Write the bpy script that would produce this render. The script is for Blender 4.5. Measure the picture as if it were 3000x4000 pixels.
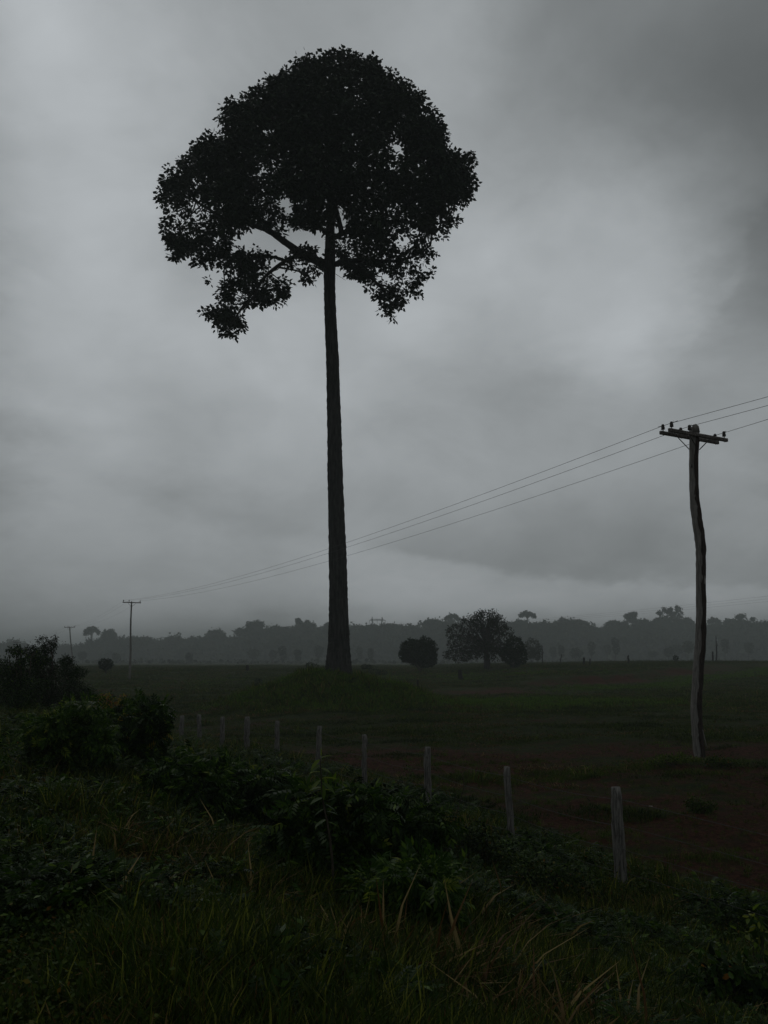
import bpy, math, random
import numpy as np
from mathutils import Vector, noise as mnoise

rad = math.radians
S = bpy.context.scene
for o in list(bpy.data.objects):
    bpy.data.objects.remove(o)
COL = S.collection
rng = np.random.default_rng(7)
random.seed(7)

# ------------------------------------------------------------------ camera
FPX = 3235.0
CAMZ = 3.2
PITCH = math.atan(580 / FPX)
cam_d = bpy.data.cameras.new('camera')
cam_d.sensor_fit = 'HORIZONTAL'
cam_d.sensor_width = 36.0
cam_d.lens = 36.0 * FPX / 3000.0
cam_d.clip_start = 0.1
cam_d.clip_end = 12000
cam = bpy.data.objects.new('camera', cam_d)
cam.location = (0, 0, CAMZ)
cam.rotation_euler = (math.pi / 2 + PITCH, 0, 0)
COL.objects.link(cam)
S.camera = cam

# ------------------------------------------------------------------ sky, sun, exposure
SUN_EL, SUN_AZ = rad(50), rad(-25)          # azimuth measured from +Y (view direction), + to the right
S.view_settings.view_transform = 'Standard'
S.view_settings.look = 'None'
S.view_settings.gamma = 1.0
S.view_settings.use_curve_mapping = False
S.view_settings.exposure = -1.4
EXPO = 2 ** 1.5
S.render.engine = 'CYCLES'
S.cycles.use_denoising = True
S.cycles.max_bounces = 5
S.cycles.diffuse_bounces = 2
S.cycles.glossy_bounces = 2
S.cycles.transmission_bounces = 3
S.cycles.volume_bounces = 1
S.cycles.transparent_max_bounces = 8
S.cycles.caustics_reflective = False
S.cycles.caustics_refractive = False


def ray(px, py):
    dx, dy = (px - 1500) / FPX, (2000 - py) / FPX
    c, s = math.cos(PITCH), math.sin(PITCH)
    return Vector((dx, c - dy * s, s + dy * c))


def P(px, py, Y):
    d = ray(px, py)
    return Vector((0, 0, CAMZ)) + d * (Y / d.y)


def lin(v):
    v /= 255.0
    return v / 12.92 if v <= 0.04045 else ((v + 0.055) / 1.055) ** 2.4


W = bpy.data.worlds.new("World")
S.world = W
W.use_nodes = True
nt = W.node_tree
for n in list(nt.nodes):
    nt.nodes.remove(n)


def nd(tree, kind, **kw):
    n = tree.nodes.new(kind)
    for k, v in kw.items():
        setattr(n, k, v)
    return n


def mth(tree, op, a, b=None, c=None):
    n = tree.nodes.new('ShaderNodeMath')
    n.operation = op
    for i, v in enumerate((a, b, c)):
        if v is None:
            continue
        if isinstance(v, (int, float)):
            n.inputs[i].default_value = v
        else:
            tree.links.new(v, n.inputs[i])
    return n.outputs[0]


tc = nd(nt, 'ShaderNodeTexCoord')
sep = nd(nt, 'ShaderNodeSeparateXYZ')
nt.links.new(tc.outputs['Generated'], sep.inputs[0])
az = mth(nt, 'ARCTAN2', sep.outputs[0], sep.outputs[1])
el = mth(nt, 'ARCSINE', sep.outputs[2])
# cloud ceiling seen in perspective: noise drawn on a flat layer above the land
zc = mth(nt, 'MAXIMUM', sep.outputs[2], 0.0)
zc = mth(nt, 'ADD', zc, 0.38)
cx = mth(nt, 'DIVIDE', sep.outputs[0], zc)
cy = mth(nt, 'DIVIDE', sep.outputs[1], zc)
cmb = nd(nt, 'ShaderNodeCombineXYZ')
nt.links.new(cx, cmb.inputs[0])
nt.links.new(cy, cmb.inputs[1])


def skynoise(scale, detail, rough, dist=0.0, off=0.0):
    m = nd(nt, 'ShaderNodeMapping')
    m.inputs['Location'].default_value = (off, off * 1.7, off * 0.3)
    nt.links.new(cmb.outputs[0], m.inputs[0])
    t = nd(nt, 'ShaderNodeTexNoise')
    t.inputs['Scale'].default_value = scale
    t.inputs['Detail'].default_value = detail
    t.inputs['Roughness'].default_value = rough
    t.inputs['Distortion'].default_value = dist
    nt.links.new(m.outputs[0], t.inputs['Vector'])
    return mth(nt, 'SUBTRACT', t.outputs[0], 0.5)


w1 = skynoise(2.4, 7, 0.6, 0, 3.1)
w2 = skynoise(2.4, 7, 0.6, 0, 11.7)
azw = mth(nt, 'MULTIPLY_ADD', w1, 0.26, az)
elw = mth(nt, 'MULTIPLY_ADD', w2, 0.11, el)
# the cloud banks of the storm: (x, y in the photograph, grey level there)
SKY = [(60, 100, 172), (600, 100, 163), (1100, 100, 146), (1500, 100, 150), (1900, 100, 143), (2150, 100, 124), (2500, 100, 112), (2950, 100, 100),
       (60, 325, 162), (500, 325, 165), (1750, 325, 150), (1950, 325, 138), (2300, 325, 125), (2600, 325, 114), (2950, 325, 101), (60, 600, 160),
       (500, 600, 168), (1930, 600, 148), (2120, 600, 138), (2400, 600, 130), (2700, 600, 121), (2950, 600, 106), (60, 850, 155), (400, 850, 168),
       (1900, 850, 160), (2300, 850, 160), (2600, 850, 150), (2800, 850, 130), (2960, 850, 112), (60, 1060, 155), (500, 1060, 168), (1500, 1100, 165),
       (1900, 1060, 163), (2300, 1060, 158), (2600, 1060, 162), (2750, 1060, 140), (2950, 1060, 122), (60, 1270, 152), (400, 1270, 163), (1100, 1270, 165),
       (1500, 1270, 165), (1900, 1250, 158), (2250, 1270, 162), (2500, 1300, 167), (2720, 1250, 154), (2960, 1270, 125), (60, 1420, 152), (800, 1420, 162),
       (1500, 1420, 158), (2000, 1420, 148), (2430, 1400, 166), (2640, 1420, 148), (2950, 1420, 136), (60, 1600, 145), (300, 1600, 156), (800, 1600, 151),
       (1180, 1600, 158), (1700, 1600, 146), (2200, 1600, 144), (2600, 1600, 140), (2950, 1600, 138), (60, 1800, 142), (450, 1800, 152), (1000, 1800, 149),
       (1500, 1800, 149), (2000, 1800, 144), (2400, 1800, 142), (2900, 1800, 139), (60, 2000, 136), (400, 2000, 144), (900, 2000, 136), (1500, 2000, 139),
       (2000, 2000, 133), (2500, 2000, 127), (2900, 2000, 131), (60, 2150, 131), (500, 2150, 138), (900, 2150, 134), (1250, 2150, 140), (1500, 2180, 140),
       (1850, 2130, 128), (2300, 2130, 122), (2900, 2130, 128), (60, 2290, 121), (500, 2290, 126), (1000, 2290, 129), (1500, 2280, 141), (2000, 2310, 135),
       (2400, 2310, 132), (2900, 2290, 128), (60, 2430, 107), (500, 2430, 110), (900, 2400, 115), (1600, 2400, 125), (2200, 2370, 128), (2700, 2340, 126),
       (2950, 2370, 121)]
SKYK = [1.332, 1.181, 1.047, 0.914, 1.279, 1.049, 0.848, 0.955, 0.733, 0.93, 1.106, 0.822, 1.337, 1.127, 1.007, 1.279, 1.349, 1.355, 1.019, 0.552, 0.883, 0.695, 0.959, 0.975, 1.102, 1.39, 0.792, 0.982, 1.17, 1.075, 1.209, 1.0, 1.129, 0.729, 1.127, 0.758, 0.948, 1.106, 1.049, 1.068, 1.035, 1.338, 1.13, 0.966, 0.912, 0.841, 0.985, 1.078, 1.03, 1.032, 1.327, 0.839, 1.567, 0.984, 1.019, 1.063, 1.084, 1.223, 1.146, 1.209, 1.003, 1.215, 1.25, 1.292, 1.172, 1.254, 1.22, 1.472, 1.246, 1.17, 1.247, 1.32, 1.324, 1.413, 1.29, 1.193, 1.238, 1.296, 1.379, 1.334, 1.528, 1.467, 1.82, 1.401, 1.361, 1.498, 1.467, 1.628, 1.598, 1.25, 1.674, 2.251, 1.807, 2.18, 1.869, 1.698, 2.046]
BASE = lin(104)
pts, vals = [], []
for (sx, sy, sv) in SKY:
    d = ray(sx, sy).normalized()
    pts.append((math.atan2(d.x, d.y), math.asin(d.z)))
    vals.append(lin(sv) * 1.06 * (SKYK[len(vals)] if SKYK else 1.0) - BASE)
pts = np.array(pts)
vals = np.array(vals)
SA, SE = 0.115, 0.062


def sgm(e):
    return SE * (0.55 + 1.0 * min(max(e, 0), 0.6) / 0.4)


A_ = np.zeros((len(pts), len(pts)))
for j, (ja, je) in enumerate(pts):
    s = sgm(je)
    A_[:, j] = np.exp(-((pts[:, 0] - ja) / SA) ** 2 - ((pts[:, 1] - je) / s) ** 2)
amp = np.linalg.solve(A_.T @ A_ + 0.03 * np.eye(len(pts)), A_.T @ vals)
tot = None
for (ja, je), a in zip(pts, amp):
    s = sgm(je)
    u = mth(nt, 'MULTIPLY_ADD', azw, 1 / SA, -ja / SA)
    v = mth(nt, 'MULTIPLY_ADD', elw, 1 / s, -je / s)
    u2 = mth(nt, 'MULTIPLY', u, u)
    q = mth(nt, 'MULTIPLY_ADD', v, v, u2)
    g = mth(nt, 'EXPONENT', mth(nt, 'MULTIPLY', q, -1.0))
    tot = mth(nt, 'MULTIPLY', g, float(a)) if tot is None else mth(nt, 'MULTIPLY_ADD', g, float(a), tot)
lum = mth(nt, 'ADD', tot, BASE)
# shelves of cloud with a sharp edge: the right half's dark shelf and fainter ones on the left and centre
def shelf(p, q, amp_, fall_, sharp, a_from, a_to, flip=False):
    """A bank above (or below, flip) the line through two points of the sky."""
    global lum
    dA, dB = ray(*p).normalized(), ray(*q).normalized()
    aA, eA = math.atan2(dA.x, dA.y), math.asin(dA.z)
    aB, eB = math.atan2(dB.x, dB.y), math.asin(dB.z)
    elw2 = mth(nt, 'MULTIPLY_ADD', w2, 0.07, el)
    eline = mth(nt, 'MULTIPLY_ADD', mth(nt, 'SUBTRACT', azw, aA), (eB - eA) / (aB - aA), eA)
    dl = mth(nt, 'SUBTRACT', elw2, eline)
    if flip:
        dl = mth(nt, 'MULTIPLY', dl, -1.0)
    mr = nd(nt, 'ShaderNodeMapRange')
    mr.interpolation_type = 'SMOOTHSTEP'
    nt.links.new(dl, mr.inputs[0])
    mr.inputs[1].default_value = -sharp
    mr.inputs[2].default_value = sharp
    fall = mth(nt, 'EXPONENT', mth(nt, 'MULTIPLY', mth(nt, 'MAXIMUM', dl, 0.0), -fall_))
    sh = mth(nt, 'MULTIPLY', mr.outputs[0], fall)
    for lim, sg in ((a_from, 1), (a_to, -1)):
        if lim is None:
            continue
        dd_ = ray(lim, q[1])
        la = math.atan2(dd_.x, dd_.y)
        mz = nd(nt, 'ShaderNodeMapRange')
        mz.interpolation_type = 'SMOOTHSTEP'
        nt.links.new(az, mz.inputs[0])
        mz.inputs[1].default_value = la if sg > 0 else la + .02
        mz.inputs[2].default_value = la + .10 if sg > 0 else la - .08
        sh = mth(nt, 'MULTIPLY', sh, mz.outputs[0])
    lum = mth(nt, 'MULTIPLY_ADD', sh, amp_, lum)


shelf((1500, 2172), (2500, 2275), -0.085, 11, .008, 1300, 3300)
shelf((180, 1860), (1266, 2123), -0.04, 10, .014, 60, 1420)
shelf((1950, 1410), (2400, 1500), -0.045, 9, .016, 1800, 2620, True)
shelf((0, 1600), (506, 1665), 0.05, 16, .012, None, 640)
shelf((2560, 1500), (2760, 1180), -0.02, 9, .014, 2500, 3300, True)
# wisps and billows, all round the sky
n1 = skynoise(3.4, 6, 0.55, 0.4, 5.0)
n2 = skynoise(0.7, 3, 0.5, 0.3, 21.0)
k = mth(nt, 'MULTIPLY_ADD', n1, 0.34, 1.0)
k = mth(nt, 'MULTIPLY_ADD', n2, 0.16, k)
for sc_, am_, rg_ in ((4.2, .44, .60), (11.0, .14, .6)):
    m3 = nd(nt, 'ShaderNodeMapping')
    m3.inputs['Scale'].default_value = (1.0, 1.0, 1.6)
    m3.inputs['Location'].default_value = (sc_, 2.0, 1.0)
    nt.links.new(tc.outputs['Generated'], m3.inputs[0])
    t3 = nd(nt, 'ShaderNodeTexNoise')
    t3.inputs['Scale'].default_value = sc_
    t3.inputs['Detail'].default_value = 7
    t3.inputs['Roughness'].default_value = rg_
    t3.inputs['Distortion'].default_value = .5
    nt.links.new(m3.outputs[0], t3.inputs['Vector'])
    k = mth(nt, 'MULTIPLY_ADD', mth(nt, 'SUBTRACT', t3.outputs[0], .5), am_, k)
lum = mth(nt, 'MULTIPLY', lum, k)
lum = mth(nt, 'MAXIMUM', lum, 0.02)
ramp = nd(nt, 'ShaderNodeValToRGB')
ramp.color_ramp.elements[0].position = 0.08
ramp.color_ramp.elements[0].color = (0.93, 1.005, 1.02, 1)
ramp.color_ramp.elements[1].position = 0.45
ramp.color_ramp.elements[1].color = (0.945, 1.005, 1.045, 1)
nt.links.new(lum, ramp.inputs[0])
vm = nd(nt, 'ShaderNodeVectorMath', operation='SCALE')
nt.links.new(ramp.outputs[0], vm.inputs[0])
nt.links.new(lum, vm.inputs['Scale'])
bgc = nd(nt, 'ShaderNodeBackground')
nt.links.new(vm.outputs[0], bgc.inputs[0])
bgc.inputs[1].default_value = EXPO
sky = nd(nt, 'ShaderNodeTexSky')
sky.sky_type = 'NISHITA'
sky.sun_disc = False
sky.sun_elevation = SUN_EL
sky.sun_rotation = SUN_AZ
bgs = nd(nt, 'ShaderNodeBackground')
nt.links.new(sky.outputs[0], bgs.inputs[0])
bgs.inputs[1].default_value = 0.05
mx = nd(nt, 'ShaderNodeMixShader')
mx.inputs[0].default_value = 0.97            # thick overcast: almost no clear sky behind it
nt.links.new(bgs.outputs[0], mx.inputs[1])
nt.links.new(bgc.outputs[0], mx.inputs[2])
wo = nd(nt, 'ShaderNodeOutputWorld')
nt.links.new(mx.outputs[0], wo.inputs[0])

sun_d = bpy.data.lights.new('sun', 'SUN')
sun_d.energy = 0.5
sun_d.angle = rad(40)
sun_d.color = (1.0, 0.97, 0.93)
sun = bpy.data.objects.new('sun', sun_d)
sdir = Vector((math.sin(SUN_AZ) * math.cos(SUN_EL), math.cos(SUN_AZ) * math.cos(SUN_EL), math.sin(SUN_EL)))
sun.rotation_euler = sdir.to_track_quat('Z', 'Y').to_euler()
sun.location = (0, 0, 90)
COL.objects.link(sun)


# ------------------------------------------------------------------ materials
def mat_base(name):
    m = bpy.data.materials.new(name)
    m.use_nodes = True
    t = m.node_tree
    b = t.nodes['Principled BSDF']
    return m, t, b


def leaf_mat(name, cols, rough=0.45, spec=0.3, trans=0.0, patch=None):
    m, t, b = mat_base(name)
    geo = nd(t, 'ShaderNodeNewGeometry')
    oi = nd(t, 'ShaderNodeObjectInfo')
    f = mth(t, 'FRACT', mth(t, 'ADD', geo.outputs['Random Per Island'], oi.outputs['Random']))
    r = nd(t, 'ShaderNodeValToRGB')
    els = r.color_ramp.elements
    for i, (p, c) in enumerate(cols):
        if i < 2:
            els[i].position = p
            els[i].color = (*c, 1)
        else:
            e = els.new(p)
            e.color = (*c, 1)
    t.links.new(f, r.inputs[0])
    if patch:                     # one crown differs from the next
        pn = nd(t, 'ShaderNodeTexNoise')
        pn.inputs['Scale'].default_value = patch
        pn.inputs['Detail'].default_value = 2
        t.links.new(geo.outputs['Position'], pn.inputs['Vector'])
        f2 = mth(t, 'MULTIPLY_ADD', mth(t, 'SUBTRACT', pn.outputs[0], .5), 2.4, mth(t, 'MULTIPLY_ADD', f, .4, .3))
        t.links.new(f2, r.inputs[0])
    t.links.new(r.outputs[0], b.inputs['Base Color'])
    b.inputs['Roughness'].default_value = rough
    b.inputs['Specular IOR Level'].default_value = spec
    if trans > 0:
        tr = nd(t, 'ShaderNodeBsdfTranslucent')
        t.links.new(r.outputs[0], tr.inputs[0])
        ms = nd(t, 'ShaderNodeMixShader')
        ms.inputs[0].default_value = trans
        t.links.new(b.outputs[0], ms.inputs[1])
        t.links.new(tr.outputs[0], ms.inputs[2])
        t.links.new(ms.outputs[0], t.nodes['Material Output'].inputs[0])
    return m


def wood_mat(name, c1, c2, scale=(6, 6, 0.7), rough=0.85, spec=0.2, bump=0.5, dist=0.02):
    m, t, b = mat_base(name)
    tcn = nd(t, 'ShaderNodeTexCoord')
    mp = nd(t, 'ShaderNodeMapping')
    mp.inputs['Scale'].default_value = scale
    t.links.new(tcn.outputs['Object'], mp.inputs[0])
    n = nd(t, 'ShaderNodeTexNoise')
    n.inputs['Scale'].default_value = 3.0
    n.inputs['Detail'].default_value = 7
    n.inputs['Roughness'].default_value = 0.65
    t.links.new(mp.outputs[0], n.inputs['Vector'])
    r = nd(t, 'ShaderNodeValToRGB')
    r.color_ramp.elements[0].position = 0.36
    r.color_ramp.elements[0].color = (*c1, 1)
    r.color_ramp.elements[1].position = 0.66
    r.color_ramp.elements[1].color = (*c2, 1)
    t.links.new(n.outputs[0], r.inputs[0])
    t.links.new(r.outputs[0], b.inputs['Base Color'])
    bp = nd(t, 'ShaderNodeBump')
    bp.inputs['Strength'].default_value = bump
    bp.inputs['Distance'].default_value = dist
    t.links.new(n.outputs[0], bp.inputs['Height'])
    t.links.new(bp.outputs[0], b.inputs['Normal'])
    b.inputs['Roughness'].default_value = rough
    b.inputs['Specular IOR Level'].default_value = spec
    return m


M = {}
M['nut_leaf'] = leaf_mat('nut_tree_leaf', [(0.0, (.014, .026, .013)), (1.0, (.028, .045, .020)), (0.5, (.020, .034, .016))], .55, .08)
M['nut_bark'] = wood_mat('nut_tree_bark', (.030, .029, .028), (.090, .086, .083), (2.2, 2.2, .35), .9, .1, .9, .12)
M['limb_bark'] = wood_mat('limb_bark', (.020, .018, .016), (.045, .040, .035), (3, 3, 1), .9, .1, .6, .05)
M['far_leaf'] = leaf_mat('far_leaf', [(0.0, (.022, .036, .020)), (1.0, (.085, .098, .055)), (0.5, (.042, .058, .032))], .8, .05, patch=.09)
M['far_bark'] = wood_mat('far_bark', (.05, .045, .04), (.12, .11, .10), (1, 1, .3), .9, .1)
M['bush_leaf'] = leaf_mat('bush_leaf', [(0.0, (.012, .026, .009)), (1.0, (.034, .060, .016)), (0.6, (.019, .038, .011))], .5, .06)
M['shrub_leaf'] = leaf_mat('shrub_leaf', [(0.0, (.016, .044, .005)), (1.0, (.13, .21, .02)), (0.55, (.030, .072, .007)), (0.85, (.06, .12, .012))], .38, .12, .32)
M['tip_leaf'] = leaf_mat('young_leaf', [(0.0, (.08, .14, .018)), (1.0, (.30, .33, .04)), (0.5, (.15, .22, .026))], .4, .25, .5)
M['yellow_leaf'] = leaf_mat('yellow_leaf', [(0.0, (.26, .20, .03)), (1.0, (.38, .30, .05)), (0.5, (.34, .26, .03))], .5, .2, .5)
M['orange_leaf'] = leaf_mat('orange_leaf', [(0.0, (.30, .10, .02)), (1.0, (.40, .20, .03)), (0.5, (.36, .15, .02))], .5, .2, .5)
M['red_leaf'] = leaf_mat('dry_red_leaf', [(0.0, (.09, .02, .012)), (1.0, (.16, .04, .02)), (0.5, (.12, .03, .015))], .5, .3, .1)
M['grey_leaf'] = leaf_mat('dull_leaf', [(0.0, (.022, .026, .018)), (1.0, (.070, .055, .042)), (0.5, (.038, .038, .026))], .6, .12)
M['stem'] = wood_mat('stem_bark', (.035, .028, .02), (.09, .075, .055), (8, 8, 2), .8, .2)
M['grass_green'] = leaf_mat('green_grass', [(0.0, (.026, .062, .006)), (1.0, (.26, .27, .04)), (0.6, (.062, .098, .011))], .45, .12, .35)
M['grass_dark'] = leaf_mat('dark_grass', [(0.0, (.018, .034, .005)), (1.0, (.060, .080, .012)), (0.5, (.032, .048, .007))], .5, .10, .3)
M['grass_dry'] = leaf_mat('dry_grass', [(0.0, (.14, .075, .026)), (1.0, (.36, .27, .11)), (0.4, (.085, .045, .015))], .6, .12, .35)
M['weed_leaf'] = leaf_mat('weed_leaf', [(0.0, (.022, .046, .007)), (1.0, (.090, .115, .015)), (0.5, (.042, .072, .010)), (0.93, (.06, .09, .011)), (0.96, (.20, .09, .02))], .5, .05, .15)
M['bright_grass'] = leaf_mat('lush_pasture_grass', [(0.0, (.035, .085, .008)), (1.0, (.13, .24, .018)), (0.5, (.09, .175, .013))], .6, .05, .2)
M['field_grass'] = leaf_mat('pasture_grass', [(0.0, (.030, .062, .007)), (1.0, (.14, .20, .02)), (0.5, (.066, .115, .012))], .6, .08, .1)
M['grey_wood'] = wood_mat('weathered_grey_wood', (.040, .037, .034), (.30, .285, .265), (16, 16, .9), .8, .25, .8, .02)
M['pole_wood'] = wood_mat('weathered_pole_wood', (.12, .110, .102), (.33, .31, .29), (9, 9, .6), .8, .25, .7, .02)
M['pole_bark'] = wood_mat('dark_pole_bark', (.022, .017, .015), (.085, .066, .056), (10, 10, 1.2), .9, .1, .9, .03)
M['arm_wood'] = wood_mat('dark_arm_wood', (.03, .026, .023), (.30, .27, .25), (5, 5, 5), .85, .15, .6, .02)
M['iron'] = wood_mat('dull_iron', (.02, .02, .02), (.05, .045, .042), (5, 5, 5), .6, .3, .2, .002)
M['porcelain'] = wood_mat('brown_glazed_porcelain', (.02, .012, .010), (.035, .022, .018), (5, 5, 5), .3, .5, .05, .001)
M['wire'] = wood_mat('dull_wire', (.05, .05, .05), (.09, .09, .09), (5, 5, 5), .6, .3, .1, .001)
M['stone'] = wood_mat('pale_stone', (.16, .13, .11), (.34, .30, .26), (3, 3, 3), .9, .2, .8, .05)


def ground_mat(name, soilshift=0.0):
    m, t, b = mat_base(name)
    geo = nd(t, 'ShaderNodeNewGeometry')

    def nz(scale, detail=6, rough=.6, off=(0, 0, 0), vs=(1, 1, 1)):
        mp = nd(t, 'ShaderNodeMapping')
        mp.inputs['Scale'].default_value = vs
        mp.inputs['Location'].default_value = off
        t.links.new(geo.outputs['Position'], mp.inputs[0])
        n = nd(t, 'ShaderNodeTexNoise')
        n.inputs['Scale'].default_value = scale
        n.inputs['Detail'].default_value = detail
        n.inputs['Roughness'].default_value = rough
        t.links.new(mp.outputs[0], n.inputs['Vector'])
        return n.outputs[0]

    def mix(f, a, b_):
        x = nd(t, 'ShaderNodeMix', data_type='RGBA')
        if isinstance(f, float):
            x.inputs[0].default_value = f
        else:
            t.links.new(f, x.inputs[0])
        for i, v in ((6, a), (7, b_)):
            if isinstance(v, tuple):
                x.inputs[i].default_value = (*v, 1)
            else:
                t.links.new(v, x.inputs[i])
        return x.outputs[2]

    def rmp(v, a, b_):
        mr = nd(t, 'ShaderNodeMapRange')
        mr.interpolation_type = 'SMOOTHSTEP'
        t.links.new(v, mr.inputs[0])
        mr.inputs[1].default_value = a
        mr.inputs[2].default_value = b_
        return mr.outputs[0]
    at = nd(t, 'ShaderNodeAttribute', attribute_name='soil')
    big = nz(.16, 5, .6, (3, 9, 0))
    mid = nz(1.3, 7, .65)
    fine = nz(9, 9, .78)
    soilv = mth(t, 'ADD', at.outputs['Fac'], mth(t, 'MULTIPLY_ADD', big, 1.0, -.5))
    soilv = mth(t, 'ADD', soilv, mth(t, 'MULTIPLY_ADD', mid, .9, -.45))
    soilm = rmp(soilv, .38, .66)
    soil = mix(rmp(fine, .35, .7), (.024, .0098, .006), (.125, .050, .027))
    litter = mix(rmp(fine, .35, .65), (.016, .017, .007), (.045, .038, .016))
    green = mix(rmp(mid, .35, .65), (.022, .040, .007), (.045, .072, .012))
    grassy = mix(rmp(nz(3.5, 6, .7, (7, 1, 0)), .4, .62), green, litter)
    col = mix(soilm, grassy, soil)
    t.links.new(col, b.inputs['Base Color'])
    b.inputs['Roughness'].default_value = .9
    b.inputs['Specular IOR Level'].default_value = .05
    bp = nd(t, 'ShaderNodeBump')
    bp.inputs['Strength'].default_value = 1.0
    bp.inputs['Distance'].default_value = .14
    t.links.new(mth(t, 'ADD', fine, mid), bp.inputs['Height'])
    t.links.new(bp.outputs[0], b.inputs['Normal'])
    return m


M['ground'] = ground_mat('pasture_ground')


# ------------------------------------------------------------------ geometry helpers
class Geo:
    def __init__(s):
        s.V, s.F, s.n = [], [], 0        # F: list of (faces array (m,k), material index)

    def add(s, v, f, mi=0):
        v = np.asarray(v, dtype=np.float64).reshape(-1, 3)
        f = np.asarray(f, dtype=np.int64)
        s.V.append(v)
        s.F.append((f + s.n, mi))
        s.n += len(v)
        return s

    def build(s, name, mats, parent=None, smooth=False, origin=None):
        V = np.concatenate(s.V)
        if origin is not None:
            V = V - np.array(origin)
        me = bpy.data.meshes.new(name)
        me.vertices.add(len(V))
        me.vertices.foreach_set('co', V.astype(np.float32).ravel())
        loops = np.concatenate([f.ravel() for f, _ in s.F]).astype(np.int32)
        sizes = np.concatenate([np.full(len(f), f.shape[1]) for f, _ in s.F])
        starts = np.concatenate([[0], np.cumsum(sizes)[:-1]]).astype(np.int32)
        mis = np.concatenate([np.full(len(f), mi) for f, mi in s.F]).astype(np.int32)
        me.loops.add(len(loops))
        me.loops.foreach_set('vertex_index', loops)
        me.polygons.add(len(sizes))
        me.polygons.foreach_set('loop_start', starts)
        me.polygons.foreach_set('material_index', mis)
        if smooth:
            me.polygons.foreach_set('use_smooth', np.ones(len(sizes), dtype=bool))
        if not isinstance(mats, (list, tuple)):
            mats = [mats]
        for m in mats:
            me.materials.append(m)
        me.update(calc_edges=True)
        o = bpy.data.objects.new(name, me)
        COL.objects.link(o)
        if origin is not None:
            o.location = origin
        if parent is not None:
            o.parent = parent
            o.location = Vector(origin if origin is not None else (0, 0, 0)) - parent.location
        return o


def tag(o, label=None, cat=None, group=None, kind=None):
    if label:
        o['label'] = label
    if cat:
        o['category'] = cat
    if group:
        o['group'] = group
    if kind:
        o['kind'] = kind
    return o


def thing(name, loc, label, cat, group=None):
    o = bpy.data.objects.new(name, None)
    o.location = loc
    o.empty_display_size = .2
    COL.objects.link(o)
    return tag(o, label, cat, group)


def tube(g, pts, rads, n=8, wob=0.0, mi=0, cap=True, seed=0, flute=0, famp=0.0):
    pts = np.array([tuple(p) for p in pts], dtype=float)
    rads = np.array(rads, dtype=float)
    r_ = np.random.default_rng(seed + 17)
    T = np.gradient(pts, axis=0)
    T /= np.linalg.norm(T, axis=1)[:, None] + 1e-9
    ref = np.array([0., 1., 0.]) if abs(T[0][1]) < .8 else np.array([1., 0., 0.])
    rows = []
    ang = np.linspace(0, 2 * math.pi, n, endpoint=False)
    for p, t, rr in zip(pts, T, rads):
        u = np.cross(ref, t)
        u /= np.linalg.norm(u) + 1e-9
        v = np.cross(t, u)
        q = rr * (1 + wob * (r_.random(n) - .5) * 2 + (famp * np.cos(ang * flute) if flute else 0))
        rows.append(p + np.cos(ang)[:, None] * u * q[:, None] + np.sin(ang)[:, None] * v * q[:, None])
    V = np.concatenate(rows)
    F = []
    for i in range(len(pts) - 1):
        for j in range(n):
            k2 = (j + 1) % n
            F.append((i * n + j, i * n + k2, (i + 1) * n + k2, (i + 1) * n + j))
    if cap:
        V = np.concatenate([V, pts[-1:], pts[:1]])
        c1, c0 = len(V) - 2, len(V) - 1
        b = (len(pts) - 1) * n
        F2 = [(b + j, b + (j + 1) % n, c1) for j in range(n)] + [((j + 1) % n, j, c0) for j in range(n)]
        m0 = g.n
        g.add(V, F, mi)
        g.F.append((np.array(F2) + m0, mi))
    else:
        g.add(V, F, mi)
    return g


def smooth_path(pts, per=5):
    """Catmull-Rom through the points."""
    p = [Vector(q) for q in pts]
    p = [p[0] * 2 - p[1]] + p + [p[-1] * 2 - p[-2]]
    out = []
    for i in range(1, len(p) - 2):
        for k_ in range(per):
            t = k_ / per
            a, b, c, d = p[i - 1], p[i], p[i + 1], p[i + 2]
            out.append(.5 * ((2 * b) + (c - a) * t + (2 * a - 5 * b + 4 * c - d) * t * t + (3 * b - a - 3 * c + d) * t ** 3))
    out.append(p[-2])
    return out


LEAF1 = (np.array([(0, 0, 0), (.5, .42, -.06), (0, 1, -.05), (-.5, .42, -.06)]), np.array([(0, 1, 2, 3)]))
LEAF2 = (np.array([(0, 0, 0), (.34, .28, .04), (.30, .66, -.02), (0, 1, -.16), (-.30, .66, -.02), (-.34, .28, .04), (0, .5, -.05)]),
         np.array([(0, 1, 2, 6), (6, 2, 3, 4), (0, 6, 4, 5)]))


def _spray():
    V, F = [], []

    def leaflet(o_, d, L, w):
        d = Vector(d).normalized()
        sd = d.cross(Vector((0, 0, 1))).normalized()
        o_ = Vector(o_)
        k_ = len(V)
        mid = o_ + d * L * .45 + Vector((0, 0, -.03 * L))
        V.extend([tuple(o_), tuple(mid + sd * w), tuple(o_ + d * L + Vector((0, 0, -.3 * L))), tuple(mid - sd * w)])
        F.append((k_, k_ + 1, k_ + 2, k_ + 3))
    for i in range(4):
        t = .22 + .22 * i
        c = (0, t, .12 * t - .42 * t * t)
        L = .44 - .03 * abs(i - 1.5)
        for sg in (-1, 1):
            leaflet(c, (sg * .85, .62, -.25 - .1 * i), L, .085)
    leaflet((0, .95, -.26), (0, .8, -.6), .42, .085)
    k_ = len(V)
    V.extend([(-.008, 0, 0), (.008, 0, 0), (.006, .95, -.26), (-.006, .95, -.26), (0, .5, -.04)])
    F.append((k_, k_ + 1, k_ + 4, k_ + 4))
    F[-1] = (k_, k_ + 1, k_ + 2, k_ + 3)
    return np.array(V), np.array(F)


SPRAY = _spray()
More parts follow.
